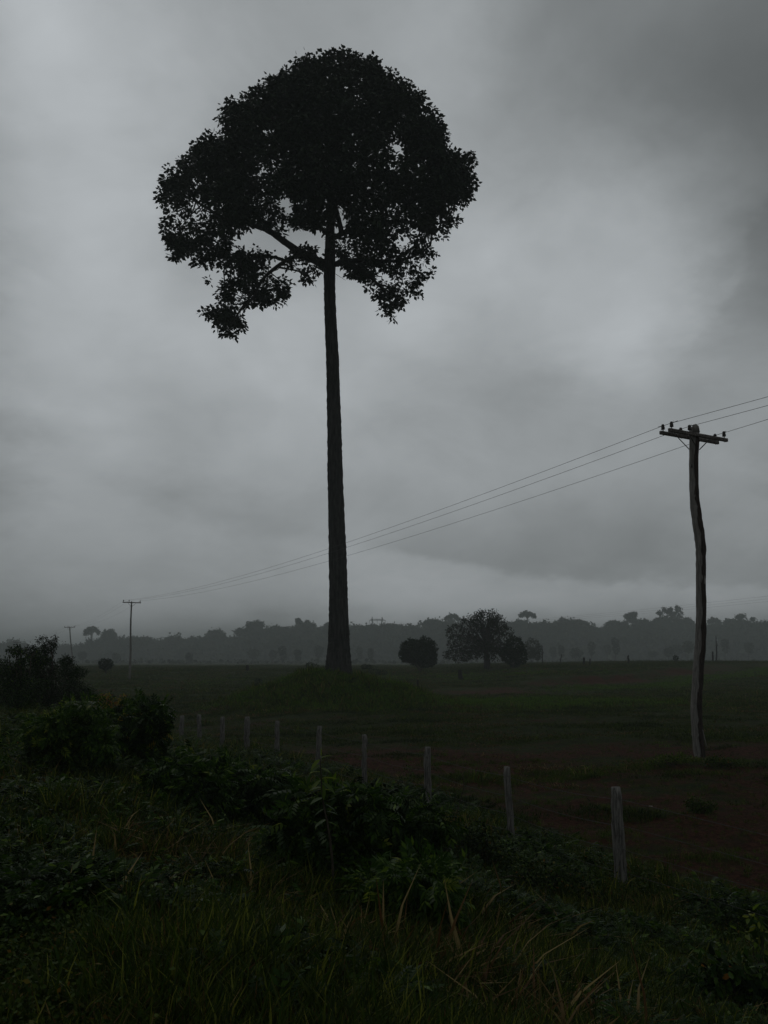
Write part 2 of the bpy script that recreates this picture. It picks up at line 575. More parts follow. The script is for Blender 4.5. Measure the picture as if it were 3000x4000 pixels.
# lobed clump of foliage for far crowns: an uneven seven sided scrap
CLUMP = (np.array([(.5, .05, 0), (.28, .5, .1), (-.1, .42, -.08), (-.5, .3, .05), (-.42, -.2, 0), (-.12, -.5, .1), (.3, -.34, -.1)]),
         np.array([(0, 1, 2, 3, 4, 5, 6)]))


def frames(d, r_, roll=1.0):
    """Frames whose y axis is d; normals random but mostly upward."""
    d = d / (np.linalg.norm(d, axis=1)[:, None] + 1e-9)
    up = np.array([0, 0, 1.]) + r_.normal(0, roll, d.shape)
    x = np.cross(d, up)
    x /= np.linalg.norm(x, axis=1)[:, None] + 1e-9
    z = np.cross(x, d)
    return np.stack([x, d, z], axis=2)        # columns


def stamp(g, tpl, O, R, sc, wd=1.0, mi=0):
    T, F = tpl
    n, k_ = len(O), len(T)
    if n == 0:
        return g
    sc = np.asarray(sc).reshape(-1, 1, 1)
    TT = T[None] * np.array([1.0, 1, 1])
    TT = np.repeat(TT, n, axis=0) * sc
    TT[:, :, 0] *= np.asarray(wd).reshape(-1, 1) if np.ndim(wd) else wd
    V = np.einsum('nij,nkj->nki', R, TT) + O[:, None, :]
    FF = F[None] + (np.arange(n) * k_)[:, None, None]
    return g.add(V.reshape(-1, 3), FF.reshape(-1, F.shape[1]), mi)


def sph(n, r_):
    v = r_.normal(0, 1, (n, 3))
    return v / np.linalg.norm(v, axis=1)[:, None]


def smoothstep(a, b, x):
    t = np.clip((np.asarray(x, dtype=float) - a) / (b - a), 0, 1)
    return t * t * (3 - 2 * t)


# ------------------------------------------------------------------ terrain
FENCE = [(2400, 12.4, 44), (1990, 15.0, 26), (1670, 17.9, 27), (1425, 21.0, 20), (1243, 24.9, 21), (1084, 28.4, 19),
         (964, 31.0, 22), (868, 33.4, 17), (781, 35.8, 17), (706, 38.2, 18), (640, 40.4, 15), (585, 42.6, 17), (537, 44.8, 15), (497, 47.0, 17),
         (455, 49.2, 14), (425, 51.2, 14), (392, 53.2, 14), (362, 55.2, 14)]
fx = np.array([(px - 1500) / FPX * y * 1.0 for px, y, w in FENCE])
fy = np.array([y for px, y, w in FENCE])
# corrected for the pitch of the ray
fx = np.array([P(px, 2900, y).x for px, y, w in FENCE])
_fy = np.concatenate([[-60, 0], fy, [200, 6000]])
_fx = np.concatenate([[fx[0] + .45 * 72.4, fx[0] + .45 * 12.4], fx, [fx[-1] - .42 * 145, fx[-1] - .42 * 145 - 100]])
TREE_Y = 64.0
TREE = P(1322, 2628, TREE_Y)


def gx(x, y, cx_, cy_, sx_, sy_):
    return np.exp(-((x - cx_) / sx_) ** 2 - ((y - cy_) / sy_) ** 2)


def vnoise(x, y, s, seed=0.0):
    return (np.sin(x / s * 1.7 + seed + 1.3 * np.sin(y / s * 1.1 + seed * 2)) + np.sin(y / s * 1.9 - seed + 1.1 * np.sin(x / s * 1.3 + 2.1 * seed))
            + .6 * np.sin((x + y) / s * 3.1 + seed * 3) + .6 * np.sin((x - y * 1.2) / s * 2.7 - seed)) / 3.2


def H(x, y):
    x = np.asarray(x, dtype=float)
    y = np.asarray(y, dtype=float)
    s = (np.interp(y, _fy, _fx) - x) * .92
    far = 1 - smoothstep(45, 95, y)
    z = 1.55 * smoothstep(.4, 8.5, s) * far
    z = z + 1.5 * smoothstep(76, 152, y)
    z = z - .95 * smoothstep(26, 50, y) * (1 - smoothstep(58, 92, y)) * np.exp(-((x - np.interp(y, _fy, _fx)) / 9) ** 2)
    # mound of the nut tree
    r = np.sqrt(((x - TREE.x + .9) / 1.1) ** 2 + (y - TREE_Y) ** 2)
    z = z + TREE.z * (1 - smoothstep(.2, 10.4, r + .7 * vnoise(x, y, 2.0, 2) * smoothstep(1, 4, r))) ** 1.35
    z = z + .3 * gx(x, y, TREE.x + 5.5, TREE_Y - 1.5, 3.2, 4) + .22 * vnoise(x, y, 1.3, 8) * np.exp(-(r / 8) ** 4)
    # eroded terrace on the right
    edge = 100 + 1.05 * (x - 20) - 5 * vnoise(x, y * 0, 9, 1.0)
    z = z + .70 * smoothstep(10, 24, x) * smoothstep(edge - 2.0, edge + .6, y) * (1 - smoothstep(200, 300, y))
    # the land heaves a little and climbs to the right
    z = z + smoothstep(95, 135, y) * (.16 * vnoise(x, y, 13, 6.0) + .10 * vnoise(x, y, 5, 2.2) + .55 * smoothstep(22, 62, x)) * (1 - smoothstep(260, 420, y))
    # grassy heap at the foot of the near pole
    z = z + .16 * gx(x, y, 9.6, 26.3, 2.2, 1.3)
    k_ = smoothstep(3, 30, y)
    z = z + .07 * vnoise(x, y, 1.7, .7) + .12 * k_ * vnoise(x, y, 7, 4.0)
    z = z + (.03 * vnoise(x, y, .55, 5.0) + .02 * vnoise(x, y * 1.4, .31, 8.3)) * (1 - smoothstep(60, 100, y))
    return z


def hz(x, y):
    return float(H(x, y))


def G(px, py, y0=3.0, y1=600.0):
    """Where the sight line through a point of the photograph meets the land."""
    d = ray(px, py)
    y = y0
    while y < y1:
        p = Vector((0, 0, CAMZ)) + d * (y / d.y)
        if p.z <= hz(p.x, p.y):
            return p
        y += max(.03, y * .004)
    return Vector((0, 0, CAMZ)) + d * (y1 / d.y)


def soil_value(x, y):
    s = (np.interp(y, _fy, _fx) - x) * .92
    v = .10 + 0 * s
    field = smoothstep(0, 2.2, -s)
    v = v + field * .47 * (1 - smoothstep(26, 37, y)) * smoothstep(-7, -2, x + (y - 18) * .2)
    v = v + .27 * field * smoothstep(26, 30, y) * (1 - smoothstep(50, 62, y))
    v = v + .34 * gx(x, y, 9.5, 84, 9, 6)
    edge = 100 + 1.05 * (x - 20) - 5 * vnoise(x, y * 0, 9, 1.0)
    v = v + .46 * smoothstep(4, 24, x) * gx(0 * x, y, 0, edge - 2, 1, 6)
    v = v + .22 * gx(x, y, 12, 84, 18, 9) - .1 * smoothstep(120, 160, y)
    r = np.sqrt((x - TREE.x) ** 2 + (y - TREE_Y) ** 2)
    v = v - .5 * (1 - smoothstep(6, 12, r))
    v = v - .5 * gx(x, y, 9.8, 27.5, 2.6, 1.4)
    return v


def axis(segs):
    out = []
    for a, b, st in segs:
        out += list(np.arange(a, b, st))
    out.append(segs[-1][1])
    return np.array(out)


ax = axis([(-3000, -600, 300), (-600, -120, 30), (-120, -40, 4), (-40, -16, .8), (-16, 16, .22), (16, 40, .7), (40, 140, 4), (140, 600, 30), (600, 3000, 300)])
ay = axis([(-600, -60, 90), (-60, -6, 6), (-6, 3, .6), (3, 30, .22), (30, 75, .5), (75, 130, .9), (130, 260, 5), (260, 600, 30), (600, 3000, 300)])
XX, YY = np.meshgrid(ax, ay)
ZZ = H(XX, YY)
nx_, ny_ = len(ax), len(ay)
gi = np.arange(nx_ * ny_).reshape(ny_, nx_)
quads = np.stack([gi[:-1, :-1], gi[:-1, 1:], gi[1:, 1:], gi[1:, :-1]], axis=-1).reshape(-1, 4)
gg = Geo().add(np.stack([XX, YY, ZZ], axis=-1).reshape(-1, 3), quads)
ground = gg.build('ground', M['ground'], smooth=True)
tag(ground, kind='structure')
a_ = ground.data.attributes.new('soil', 'FLOAT', 'POINT')
a_.data.foreach_set('value', soil_value(XX, YY).astype(np.float32).ravel())

# ------------------------------------------------------------------ haze
hb = Geo()
hx, y0_, y1_, z0_, z1_ = 3010, -610, 3010, -3.0, 64.0
hv = [(-hx, y0_, z0_), (hx, y0_, z0_), (hx, y1_, z0_), (-hx, y1_, z0_), (-hx, y0_, z1_), (hx, y0_, z1_), (hx, y1_, z1_), (-hx, y1_, z1_)]
hb.add(hv, [(3, 2, 1, 0), (4, 5, 6, 7), (0, 1, 5, 4), (1, 2, 6, 5), (2, 3, 7, 6), (3, 0, 4, 7)])
hm = bpy.data.materials.new('rain_haze')
hm.use_nodes = True
for n in list(hm.node_tree.nodes):
    hm.node_tree.nodes.remove(n)
ho = nd(hm.node_tree, 'ShaderNodeOutputMaterial')
hp = nd(hm.node_tree, 'ShaderNodeVolumePrincipled')
hp.inputs['Color'].default_value = (.86, .92, .92, 1)
hp.inputs['Density'].default_value = .0009
hp.inputs['Anisotropy'].default_value = 0.0
hm.node_tree.links.new(hp.outputs[0], ho.inputs['Volume'])
haze = hb.build('haze', hm)
tag(haze, kind='stuff')


# ------------------------------------------------------------------ the great nut tree
def inpoly(px, py, poly):
    px, py = np.asarray(px), np.asarray(py)
    c = np.zeros(px.shape, bool)
    n = len(poly)
    j = n - 1
    for i in range(n):
        xi, yi = poly[i]
        xj, yj = poly[j]
        hit = ((yi > py) != (yj > py)) & (px < (xj - xi) * (py - yi) / (yj - yi + 1e-12) + xi)
        c ^= hit
        j = i
    return c


def cr(pts):     # crop coordinates of the crown study -> photograph
    return [(550 + x / 1.185, 150 + y / 1.185) for x, y in pts]


OUT = cr([(82, 690), (100, 650), (140, 612), (190, 545), (250, 495), (305, 448), (368, 425), (368, 345), (405, 305), (470, 275), (530, 222), (580, 215),
          (590, 185), (700, 130), (745, 80), (850, 66), (930, 50), (960, 72), (1000, 75), (1095, 90), (1130, 150), (1190, 162), (1260, 205), (1325, 275), (1370, 345),
          (1405, 405), (1415, 485), (1505, 520), (1545, 600), (1535, 680), (1515, 745), (1475, 790), (1465, 860), (1425, 890), (1400, 930), (1340, 935),
          (1380, 1000), (1320, 1010), (1365, 1060), (1350, 1105), (1290, 1120), (1295, 1185), (1220, 1220), (1165, 1295), (1135, 1285), (1120, 1225),
          (1045, 1180), (1000, 1125), (955, 1090), (920, 1045), (905, 1000), (850, 1000), (830, 1060), (825, 1120), (785, 1125), (765, 1160), (730, 1160), (700, 1110),
          (690, 1180), (655, 1200), (600, 1250), (550, 1220), (500, 1235), (450, 1270), (495, 1335), (490, 1385), (445, 1405), (375, 1360), (345, 1310), (285, 1315),
          (300, 1250), (350, 1200), (285, 1125), (265, 1050), (215, 1015), (190, 1045), (155, 1040), (128, 955), (112, 880), (85, 820), (100, 760)])
HOLES = [cr([(455, 868), (520, 862), (575, 885), (650, 930), (725, 1010), (640, 1012), (600, 955), (540, 965), (480, 975), (445, 930)]),
         cr([(640, 905), (690, 862), (740, 890), (800, 890), (835, 852), (850, 790), (852, 1015), (800, 1012), (800, 965), (750, 945), (715, 965), (640, 915)]),
         cr([(430, 925), (480, 930), (475, 965), (430, 985)]), cr([(360, 1180), (300, 1090), (360, 1060), (380, 1090)]),
         cr([(650, 725), (715, 705), (720, 780), (650, 795), (625, 760)]),
         cr([(305, 770), (385, 755), (400, 775), (330, 795)]),
         cr([(1145, 465), (1185, 460), (1215, 520), (1180, 530)]),
         cr([(565, 430), (610, 430), (605, 450), (570, 450)]),
         cr([(915, 770), (945, 775), (925, 800), (960, 850), (925, 880), (905, 850)]),
         cr([(545, 1075), (700, 1075), (740, 1100), (700, 1095), (620, 1100), (540, 1095)]),
         cr([(560, 590), (600, 580), (600, 605), (570, 605)]),
         cr([(690, 605), (720, 600), (715, 640), (700, 635)])]
tree = thing('nut_tree', TREE, 'towering lone tree with straight bare trunk and domed dark crown on a grassy mound', 'tree')
TO = TREE.copy()

tp = [(1321, 2650, 58), (1321, 2620, 54), (1322, 2570, 47.5), (1323, 2520, 43), (1323, 2470, 41), (1322, 2390, 38), (1321, 2300, 36), (1318, 2150, 34.5), (1313, 1989, 31.5),
      (1309, 1850, 30), (1306, 1700, 28), (1302, 1540, 26), (1298, 1392, 25), (1291, 1250, 23.5), (1287, 1120, 22), (1287, 1045, 23), (1289, 980, 21), (1290, 900, 17.5),
      (1291, 830, 15), (1290, 740, 12), (1283, 640, 10), (1290, 520, 8), (1280, 400, 6), (1285, 300, 4)]


def trunk_pt(px, py, w):
    p = P(px, py, TREE_Y)
    depth = p.y * math.cos(PITCH) + (p.z - CAMZ) * math.sin(PITCH)
    return p, w / FPX * depth


tpath, trad = zip(*[trunk_pt(*t) for t in tp])
tpath2 = smooth_path(tpath, 4)
trad2 = np.interp(np.linspace(0, len(trad) - 1, len(tpath2)), range(len(trad)), trad)
g = Geo()
r_ = np.random.default_rng(3)
# bark plates: ring by ring unevenness, flare with shallow buttresses at the foot
pts_, rds_ = np.array([tuple(p) for p in tpath2]), trad2
fine_pts, fine_r = [], []
for i in range(len(pts_) - 1):
    for k_ in range(3):
        t_ = k_ / 3
        fine_pts.append(pts_[i] * (1 - t_) + pts_[i + 1] * t_)
        fine_r.append(rds_[i] * (1 - t_) + rds_[i + 1] * t_)
tube(g, fine_pts, np.array(fine_r) * (1 + r_.normal(0, .012, len(fine_r))), 28, .035, seed=4, flute=7, famp=.02)
g.build('trunk', M['nut_bark'], tree, smooth=True, origin=TO)

LIMBS = [  # crop coordinates, radius in photo px, depth offset at the tip
    ([(875, 1060), (820, 1030), (760, 1008), (700, 965), (650, 930), (600, 895), (550, 875), (480, 855), (410, 850), (330, 800), (230, 740)], (18, 4), 3.0),
    ([(600, 895), (570, 860), (500, 790), (420, 700), (330, 620)], (9, 3), 5.0),
    ([(760, 1008), (700, 1015), (640, 1050), (560, 1120), (520, 1200), (460, 1260), (420, 1330)], (9, 2.5), -4.0),
    ([(700, 1040), (600, 1010), (480, 1020), (360, 1060)], (7, 2), 1.0),
    ([(640, 1060), (730, 1078), (790, 1110), (810, 1100)], (4, 1.5), -1.0),
    ([(885, 905), (850, 900), (840, 885), (812, 880)], (8, 4.5), -1.0),
    ([(850, 905), (843, 912), (838, 920)], (4, 3), -1.2),
    ([(880, 925), (925, 905), (918, 850), (905, 790), (890, 700), (930, 560), (980, 420)], (12, 4), -2.0),
    ([(925, 905), (1000, 880), (1080, 830), (1150, 850), (1200, 810), (1300, 720), (1400, 620)], (10, 3), 4.0),
    ([(885, 1050), (960, 1030), (1060, 1030), (1180, 1030), (1270, 1005), (1340, 960)], (11, 3), -3.0),
    ([(960, 1030), (1040, 1090), (1120, 1160), (1160, 1240)], (8, 2.5), -2.0),
    ([(1150, 850), (1240, 850), (1330, 860), (1420, 850)], (6, 2), 2.0),
    ([(880, 760), (820, 660), (760, 560), (690, 440), (600, 330)], (10, 3), -3.0),
    ([(880, 720), (960, 600), (1060, 470), (1180, 330)], (10, 3), 2.0),
    ([(870, 640), (780, 560), (640, 520), (480, 470), (380, 480)], (8, 3), 3.0),
    ([(875, 560), (840, 400), (800, 240), (780, 150)], (7, 2), 4.0),
    ([(875, 560), (930, 400), (960, 250), (980, 130)], (7, 2), -4.0),
    ([(880, 760), (1000, 700), (1150, 640), (1300, 560), (1450, 560)], (9, 3), -5.0),
    ([(720, 780), (690, 700), (700, 640), (640, 560)], (5, 2), 0.0),
]
limb_nodes = []
for li, (pp, (w0, w1), dz) in enumerate(LIMBS):
    q = cr(pp)
    n = len(q)
    path = [P(x, y, TREE_Y + dz * (i / (n - 1)) ** 1.2) for i, (x, y) in enumerate(q)]
    path = smooth_path(path, 4)
    m_ = len(path)
    rr = [(w0 + (w1 - w0) * (i / (m_ - 1))) / FPX * 72 for i in range(m_)]
    g = Geo()
    tube(g, path, rr, 9, .09, seed=li)
    g.build('branch', M['limb_bark'], tree, smooth=True, origin=TO)
    limb_nodes += [np.array(tuple(p)) for p in path[m_ // 3:]]
limb_nodes += [np.array(tuple(p)) for p in tpath2[-24:]]
limb_nodes = np.array(limb_nodes)

# sprigs through the crown's volume, thickest in a shell, held back at the gaps
r_ = np.random.default_rng(11)
CCX, CCY = 1240, 640
N = 60000
px = r_.uniform(610, 1870, N)
py = r_.uniform(185, 1350, N)
ok = inpoly(px, py, OUT)
for hpoly in HOLES:
    for ox, oy in ((0, 0), (11, 0), (-11, 0), (0, 11), (0, -11)):
        ok &= ~inpoly(px + ox, py + oy, hpoly)
px, py = px[ok], py[ok]
# depth of the crown at each spot, from how far it lies inside the outline
oa = np.array(OUT)
seg_a, seg_b = oa, np.roll(oa, -1, axis=0)


def edge_dist(px, py):
    best = np.full(px.shape, 1e9)
    for a, b in zip(seg_a, seg_b):
        ab = b - a
        t = np.clip(((px - a[0]) * ab[0] + (py - a[1]) * ab[1]) / (ab @ ab), 0, 1)
        best = np.minimum(best, np.hypot(px - a[0] - t * ab[0], py - a[1] - t * ab[1]))
    return best


ed = edge_dist(px, py)
m_in = ed > 12
px, py, ed = px[m_in], py[m_in], ed[m_in]
half = 12.5 * np.sqrt(1 - (1 - np.clip(ed / 420, 0, 1)) ** 2) * (1 - .45 * smoothstep(850, 1150, py)) + .5
u = r_.uniform(-1, 1, len(px))
u = np.sign(u) * np.abs(u) ** .55
dep = u * half
pos = np.array([tuple(P(a, b, TREE_Y + c)) for a, b, c in zip(px, py, dep)])
# billows: keep those in lumps
nv = np.array([mnoise.noise(Vector(p) * .30) + .75 * mnoise.noise(Vector(p) * .72 + Vector((9, 3, 1))) for p in pos])
low = smoothstep(640, 980, py) * (1 - .5 * smoothstep(1050, 1150, py))
side = np.exp(-((px - 1540) / 110) ** 2 - ((py - 620) / 120) ** 2)
keep = nv > (-.10 + .34 * low + .30 * side) - .10 * (ed < 25)
pos, px, py, nv = pos[keep], px[keep], py[keep], nv[keep]
sel = r_.permutation(len(pos))[:5000]
pos, px, py = pos[sel] + r_.normal(0, .22, (len(sel), 3)), px[sel], py[sel]
print('sprigs', len(pos))
# each sprig: a whorl of leaves, the tip ones drooping
K = 17
C = np.repeat(pos, K, axis=0)
d = sph(len(C), r_)
d[:, 2] = d[:, 2] * .65 - .12
O = C + d * (r_.uniform(.03, .46, len(C)))[:, None]
R = frames(d + np.array([0, 0, -.25]), r_, .7)
g = Geo()
stamp(g, LEAF1, O, R, r_.uniform(.26, .46, len(C)), .66)
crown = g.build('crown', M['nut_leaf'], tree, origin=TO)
# twigs that carry the sprigs
g = Geo()
ti = r_.permutation(len(pos))[:900]
for i in ti:
    p = pos[i]
    dd = np.linalg.norm(limb_nodes - p, axis=1)
    j = np.argsort(dd)[r_.integers(0, 3)]
    if dd[j] > 4.5:
        continue
    a, b = limb_nodes[j], p
    qm = []
    for q3 in ((a + b) / 2, a * .25 + b * .75):       # no twig across an open gap
        cc, ss = math.cos(PITCH), math.sin(PITCH)
        yy_, zz_ = q3[1], q3[2] - CAMZ
        dpt = yy_ * cc + zz_ * ss
        qx, qy = 1500 + FPX * q3[0] / dpt, 2000 - FPX * (-yy_ * ss + zz_ * cc) / dpt
        qm.append(any(inpoly(np.array([qx]), np.array([qy]), h_)[0] for h_ in HOLES))
    if any(qm):
        continue
    mid = (a + b) / 2 + np.array([0, 0, .12 * dd[j]]) + r_.normal(0, .06 * dd[j], 3)
    path = [a, (a + mid) / 2 + r_.normal(0, .1, 3), mid, (mid + b) / 2 + r_.normal(0, .1, 3), b]
    w = .022 + .012 * dd[j]
    tube(g, path, [w, w * .8, w * .6, w * .4, .012], 4, cap=False)
# bare twigs past the leaves on the rim
rim = []
for (a, b) in [((1110, 590), (1108, 640)), ((1190, 195), (1186, 183)), ((1157, 212), (1155, 198)), ((1310, 1070), (1350, 1095)), ((690, 690), (655, 675))]:
    tube(g, [P(*a, TREE_Y), P(*b, TREE_Y)], [.02, .01], 4, cap=False)
tw = g.build('twigs', M['limb_bark'], tree, origin=TO)
tag(tw, kind='stuff')


# ------------------------------------------------------------------ utility poles and lines
LDIR = Vector((-.475, .883, 0)).normalized()
ADIR = Vector((.883, .475, 0)).normalized()


def box(g, c, ux, uy, uz, hx_, hy_, hz_, mi=0):
    c, ux, uy, uz = Vector(c), Vector(ux), Vector(uy), Vector(uz)
    v = [c + ux * hx_ * a + uy * hy_ * b + uz * hz_ * d_ for d_ in (-1, 1) for a, b in ((-1, -1), (1, -1), (1, 1), (-1, 1))]
    return g.add([tuple(q) for q in v], [(3, 2, 1, 0), (4, 5, 6, 7), (0, 1, 5, 4), (1, 2, 6, 5), (2, 3, 7, 6), (3, 0, 4, 7)], mi)


def lathe(g, base, prof, n=12, mi=0):
    base = Vector(base)
    pts = [base + Vector((0, 0, z)) for z, r in prof]
    ang = np.linspace(0, 2 * math.pi, n, endpoint=False)
    V = np.concatenate([np.array([(p.x + math.cos(a) * r, p.y + math.sin(a) * r, p.z) for a in ang]) for p, (z, r) in zip(pts, prof)])
    F = [(i * n + j, i * n + (j + 1) % n, (i + 1) * n + (j + 1) % n, (i + 1) * n + j) for i in range(len(prof) - 1) for j in range(n)]
    m0 = g.n
    g.add(V, F, mi)
    g.F.append((np.array([[m0 + (len(prof) - 1) * n + j for j in range(n)]]), mi))
    g.F.append((np.array([[m0 + n - 1 - j for j in range(n)]]), mi))
    return g


def insulator(parent, base, big=True):
    g = Geo()
    prof = [(.0, .0145), (.06, .0145), (.062, .055), (.085, .062), (.10, .045), (.115, .056), (.135, .058), (.15, .042), (.162, .050), (.19, .052), (.205, .040), (.225, .040), (.235, .02)]
    g = lathe(g, (0, 0, 0), prof, 12 if big else 7)
    o = g.build('insulator', M['porcelain'], parent, smooth=False)
    o.location = Vector(base) - parent.location
    o.scale = (1.18, 1.18, 1.12)
    return o


WIRE_AT = {}


def arm_set(pole, top, half_len, arms, fr=(.05, .35, .95), key='', tilt=0.0):
    """Crossarms on a pole; arms = list of (offset along the line, height drop)."""
    ax_ = (ADIR + Vector((0, 0, tilt))).normalized()
    up = Vector((0, 0, 1))
    ends = []
    for off, dz in arms:
        c = top + LDIR * off - Vector((0, 0, dz))
        g = Geo()
        nseg = 6
        box(g, c, ax_, LDIR, up, half_len, .05, .062)
        o = g.build('crossarm', M['arm_wood'], pole, origin=c)
        bv = o.modifiers.new('bevel', 'BEVEL')
        bv.width = .008
        bv.segments = 1
        tips = []
        for f in fr:
            b = c + ax_ * (half_len * 2 * (f - .5)) + up * .062
            insulator(pole, b)
            g = Geo()
            lathe(g, b - up * .148, [(0, .018), (.025, .022)], 6)
            g.build('bolt', M['iron'], pole, origin=b)
            tips.append(b + up * .205)
        ends.append(tips)
        for s in (-1, 1):
            g = Geo()
            a = c + ax_ * s * .55 - up * .055 + LDIR * (.055 if off > 0 else -.055)
            b = top - up * (dz + .52) + LDIR * (off * .75) + ax_ * s * .05
            tube(g, [a, b], [.018, .018], 6)
            g.build('brace', M['iron'], pole, origin=a)
    WIRE_AT[key] = ends


prof = [(2715, 1672, 16), (2711, 1717, 17.5), (2710, 1862, 16), (2713, 1952, 17), (2724, 2042, 19), (2736, 2133, 18.5), (2737, 2223, 17), (2738, 2404, 17.5),
        (2736, 2500, 19), (2726, 2635, 18.5), (2720, 2771, 19.5), (2726, 2884, 19.5), (2734, 2961, 19), (2736, 2985, 20)]
base = G(2734, 2958, 15, 60)
PY = base.y
print('pole A at', base)
poleA = thing('utility_pole', base, 'tall crooked grey wooden power pole with a double crossarm, nearest of the line', 'utility pole', 'wooden power poles of the line')
pp = [P(x, y, PY + .0) for x, y, w in prof][::-1]
rr = [w / FPX * PY * 1.02 for x, y, w in prof][::-1]
pth = smooth_path(pp, 6)
rr2 = np.interp(np.linspace(0, len(rr) - 1, len(pth)), range(len(rr)), rr)
g = Geo()
tube(g, pth, rr2 * (1 + np.random.default_rng(5).normal(0, .02, len(rr2))), 18, .05, seed=8, flute=2, famp=.04)
g.build('shaft', M['pole_wood'], poleA, smooth=True, origin=base)
# old bark left along the right-hand side, ragged at its border
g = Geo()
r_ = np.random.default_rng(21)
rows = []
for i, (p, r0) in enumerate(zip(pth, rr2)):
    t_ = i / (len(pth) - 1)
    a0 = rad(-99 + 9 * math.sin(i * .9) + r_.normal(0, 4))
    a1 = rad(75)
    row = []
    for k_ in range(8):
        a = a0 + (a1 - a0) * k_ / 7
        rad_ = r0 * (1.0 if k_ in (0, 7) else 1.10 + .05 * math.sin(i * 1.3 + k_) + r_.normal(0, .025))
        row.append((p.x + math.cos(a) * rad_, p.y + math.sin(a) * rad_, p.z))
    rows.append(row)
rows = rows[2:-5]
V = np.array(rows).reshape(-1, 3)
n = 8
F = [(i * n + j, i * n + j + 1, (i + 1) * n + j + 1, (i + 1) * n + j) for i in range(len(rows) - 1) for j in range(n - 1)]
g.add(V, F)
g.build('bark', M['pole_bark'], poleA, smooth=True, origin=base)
topA = P(2712, 1705, PY)
arm_set(poleA, topA, 1.50, [(-.20, 0), (.20, .0)], key='A')
# slanted cap cut
g = Geo()
tube(g, [P(2715, 1690, PY), P(2713, 1668, PY), P(2708, 1662, PY)], [.17, .15, .10], 12, .05)
g.build('pole_top', M['pole_wood'], poleA, smooth=True, origin=topA)
# splinter at the foot, nail and plate on the shaft
g = Geo()
tube(g, [P(2745, 2850, PY - .2), P(2762, 2925, PY - .25)], [.01, .018], 5)
g.build('splinter', M['pole_wood'], poleA, origin=base)
g = Geo()
box(g, P(2702, 1820, PY - .165), (1, 0, 0), (0, 1, 0), (0, 0, 1), .022, .012, .06)
g.build('name_plate', M['iron'], poleA, origin=base)
S_T = {}


def far_pole(px_top, py_top, px_base, py_base, Y, wtop, wbase, label, key, tilt=0.0, al=1.2, mat='pole_wood', onground=True):
    top = P(px_top, py_top, Y)
    b = P(px_base, py_base, Y)
    b.z = hz(b.x, b.y) - .1
    o = thing('utility_pole', b, label, 'utility pole', 'wooden power poles of the line')
    g = Geo()
    pts = smooth_path([b, b.lerp(top, .35) + Vector((.05, 0, 0)), b.lerp(top, .7) + Vector((-.04, 0, 0)), top + Vector((0, 0, .12))], 4)
    rr = np.linspace(wbase, wtop, len(pts)) / FPX * Y / 2
    tube(g, pts, rr, 10, .04, seed=3)
    g.build('shaft', M[mat], o, smooth=True, origin=b)
    arm_set(o, top - Vector((0, 0, .03)), al, [(-.15, 0)], key=key, tilt=tilt)
    return o


far_pole(514, 2353, 505, 2672, 111, 5.5, 9, 'straight wooden power pole with a level crossarm standing alone beside the small dark bush', 'B')
far_pole(272, 2450, 286, 2600, 194, 4, 5, 'leaning wooden power pole rising behind the bushes on the left', 'C', tilt=.045)
far_pole(67, 2509, 72, 2580, 277, 3, 3.5, 'faint farthest power pole rising over the dark bush at the left edge', 'D', tilt=.04)


def line_wire(a, b, sag, label, r=.008):
    g = Geo()
    n = 28
    pts = []
    for i in range(n + 1):
        t = i / n
        p = a.lerp(b, t)
        p.z -= sag * 4 * t * (1 - t)
        pts.append(p)
    tube(g, pts, [r] * len(pts), 5)
    o = g.build('power_line', M['wire'], origin=a)
    return tag(o, label, 'power line', 'conductors strung between the poles')


WN = ['left', 'middle', 'right']
for i in range(3):
    line_wire(WIRE_AT['A'][1][i], WIRE_AT['B'][0][i], 1.15,
              ['upper wire running from the crooked near pole down to the straight far pole',
               'middle wire running from the crooked near pole down to the straight far pole',
               'lowest wire running from the crooked near pole down to the straight far pole'][i])
    line_wire(WIRE_AT['B'][0][i], WIRE_AT['C'][0][i], 1.0,
              ['upper faint wire','middle faint wire','lower faint wire'][i] + ' between the straight far pole and the leaning pole', .005)
    line_wire(WIRE_AT['C'][0][i], WIRE_AT['D'][0][i], 1.0,
              ['upper faint wire','middle faint wire','lower faint wire'][i] + ' beyond the leaning pole towards the farthest pole', .006)
# towards the viewer's right the line runs out of the picture to a pole standing beside the road
nxt = [P(3000, 1544, 25.8), P(3000, 1578, 25.6), P(3000, 1632, 25.4)]
for i in range(3):
    a = WIRE_AT['A'][0][i]
    d_ = nxt[i] - a
    end = a + d_ * 9
    line_wire(a, end, .12,
              ['top wire leaving the crooked near pole towards the right edge',
               'second wire leaving the crooked near pole towards the right edge',
               'third wire leaving the crooked near pole towards the right edge'][i])
    # jumper from insulator to insulator with a loose tail
    g = Geo()
    b = WIRE_AT['A'][1][i]
    tube(g, [b - (WIRE_AT['B'][0][i] - b).normalized() * -.22 + Vector((0, 0, .02)), b, a, a + d_.normalized() * .25 + Vector((0, 0, .02))], [.009] * 4, 5)
    tube(g, [a + Vector((.05, 0, .01)), a + Vector((.09, .02, .10))], [.006, .004], 4)
    g.build('jumper_wire', M['iron'], poleA, origin=a)

# ------------------------------------------------------------------ transmission tower beyond the forest
TY = 1250.0
tw_base = P(1472, 2590, TY)
tw_base.z = 1.4
tower = thing('transmission_tower', tw_base, 'faint steel lattice pylon showing its forked head above the forest', 'pylon')


def lattice(name, segs, r):
    g = Geo()
    for a, b in segs:
        tube(g, [P(a[0], a[1], TY + (a[2] if len(a) > 2 else 0)), P(b[0], b[1], TY + (b[2] if len(b) > 2 else 0))], [r, r], 4, cap=False)
    return g.build(name, M['iron'], tower, origin=tw_base)


def xx(x):
    return 1400 + x / 11.06


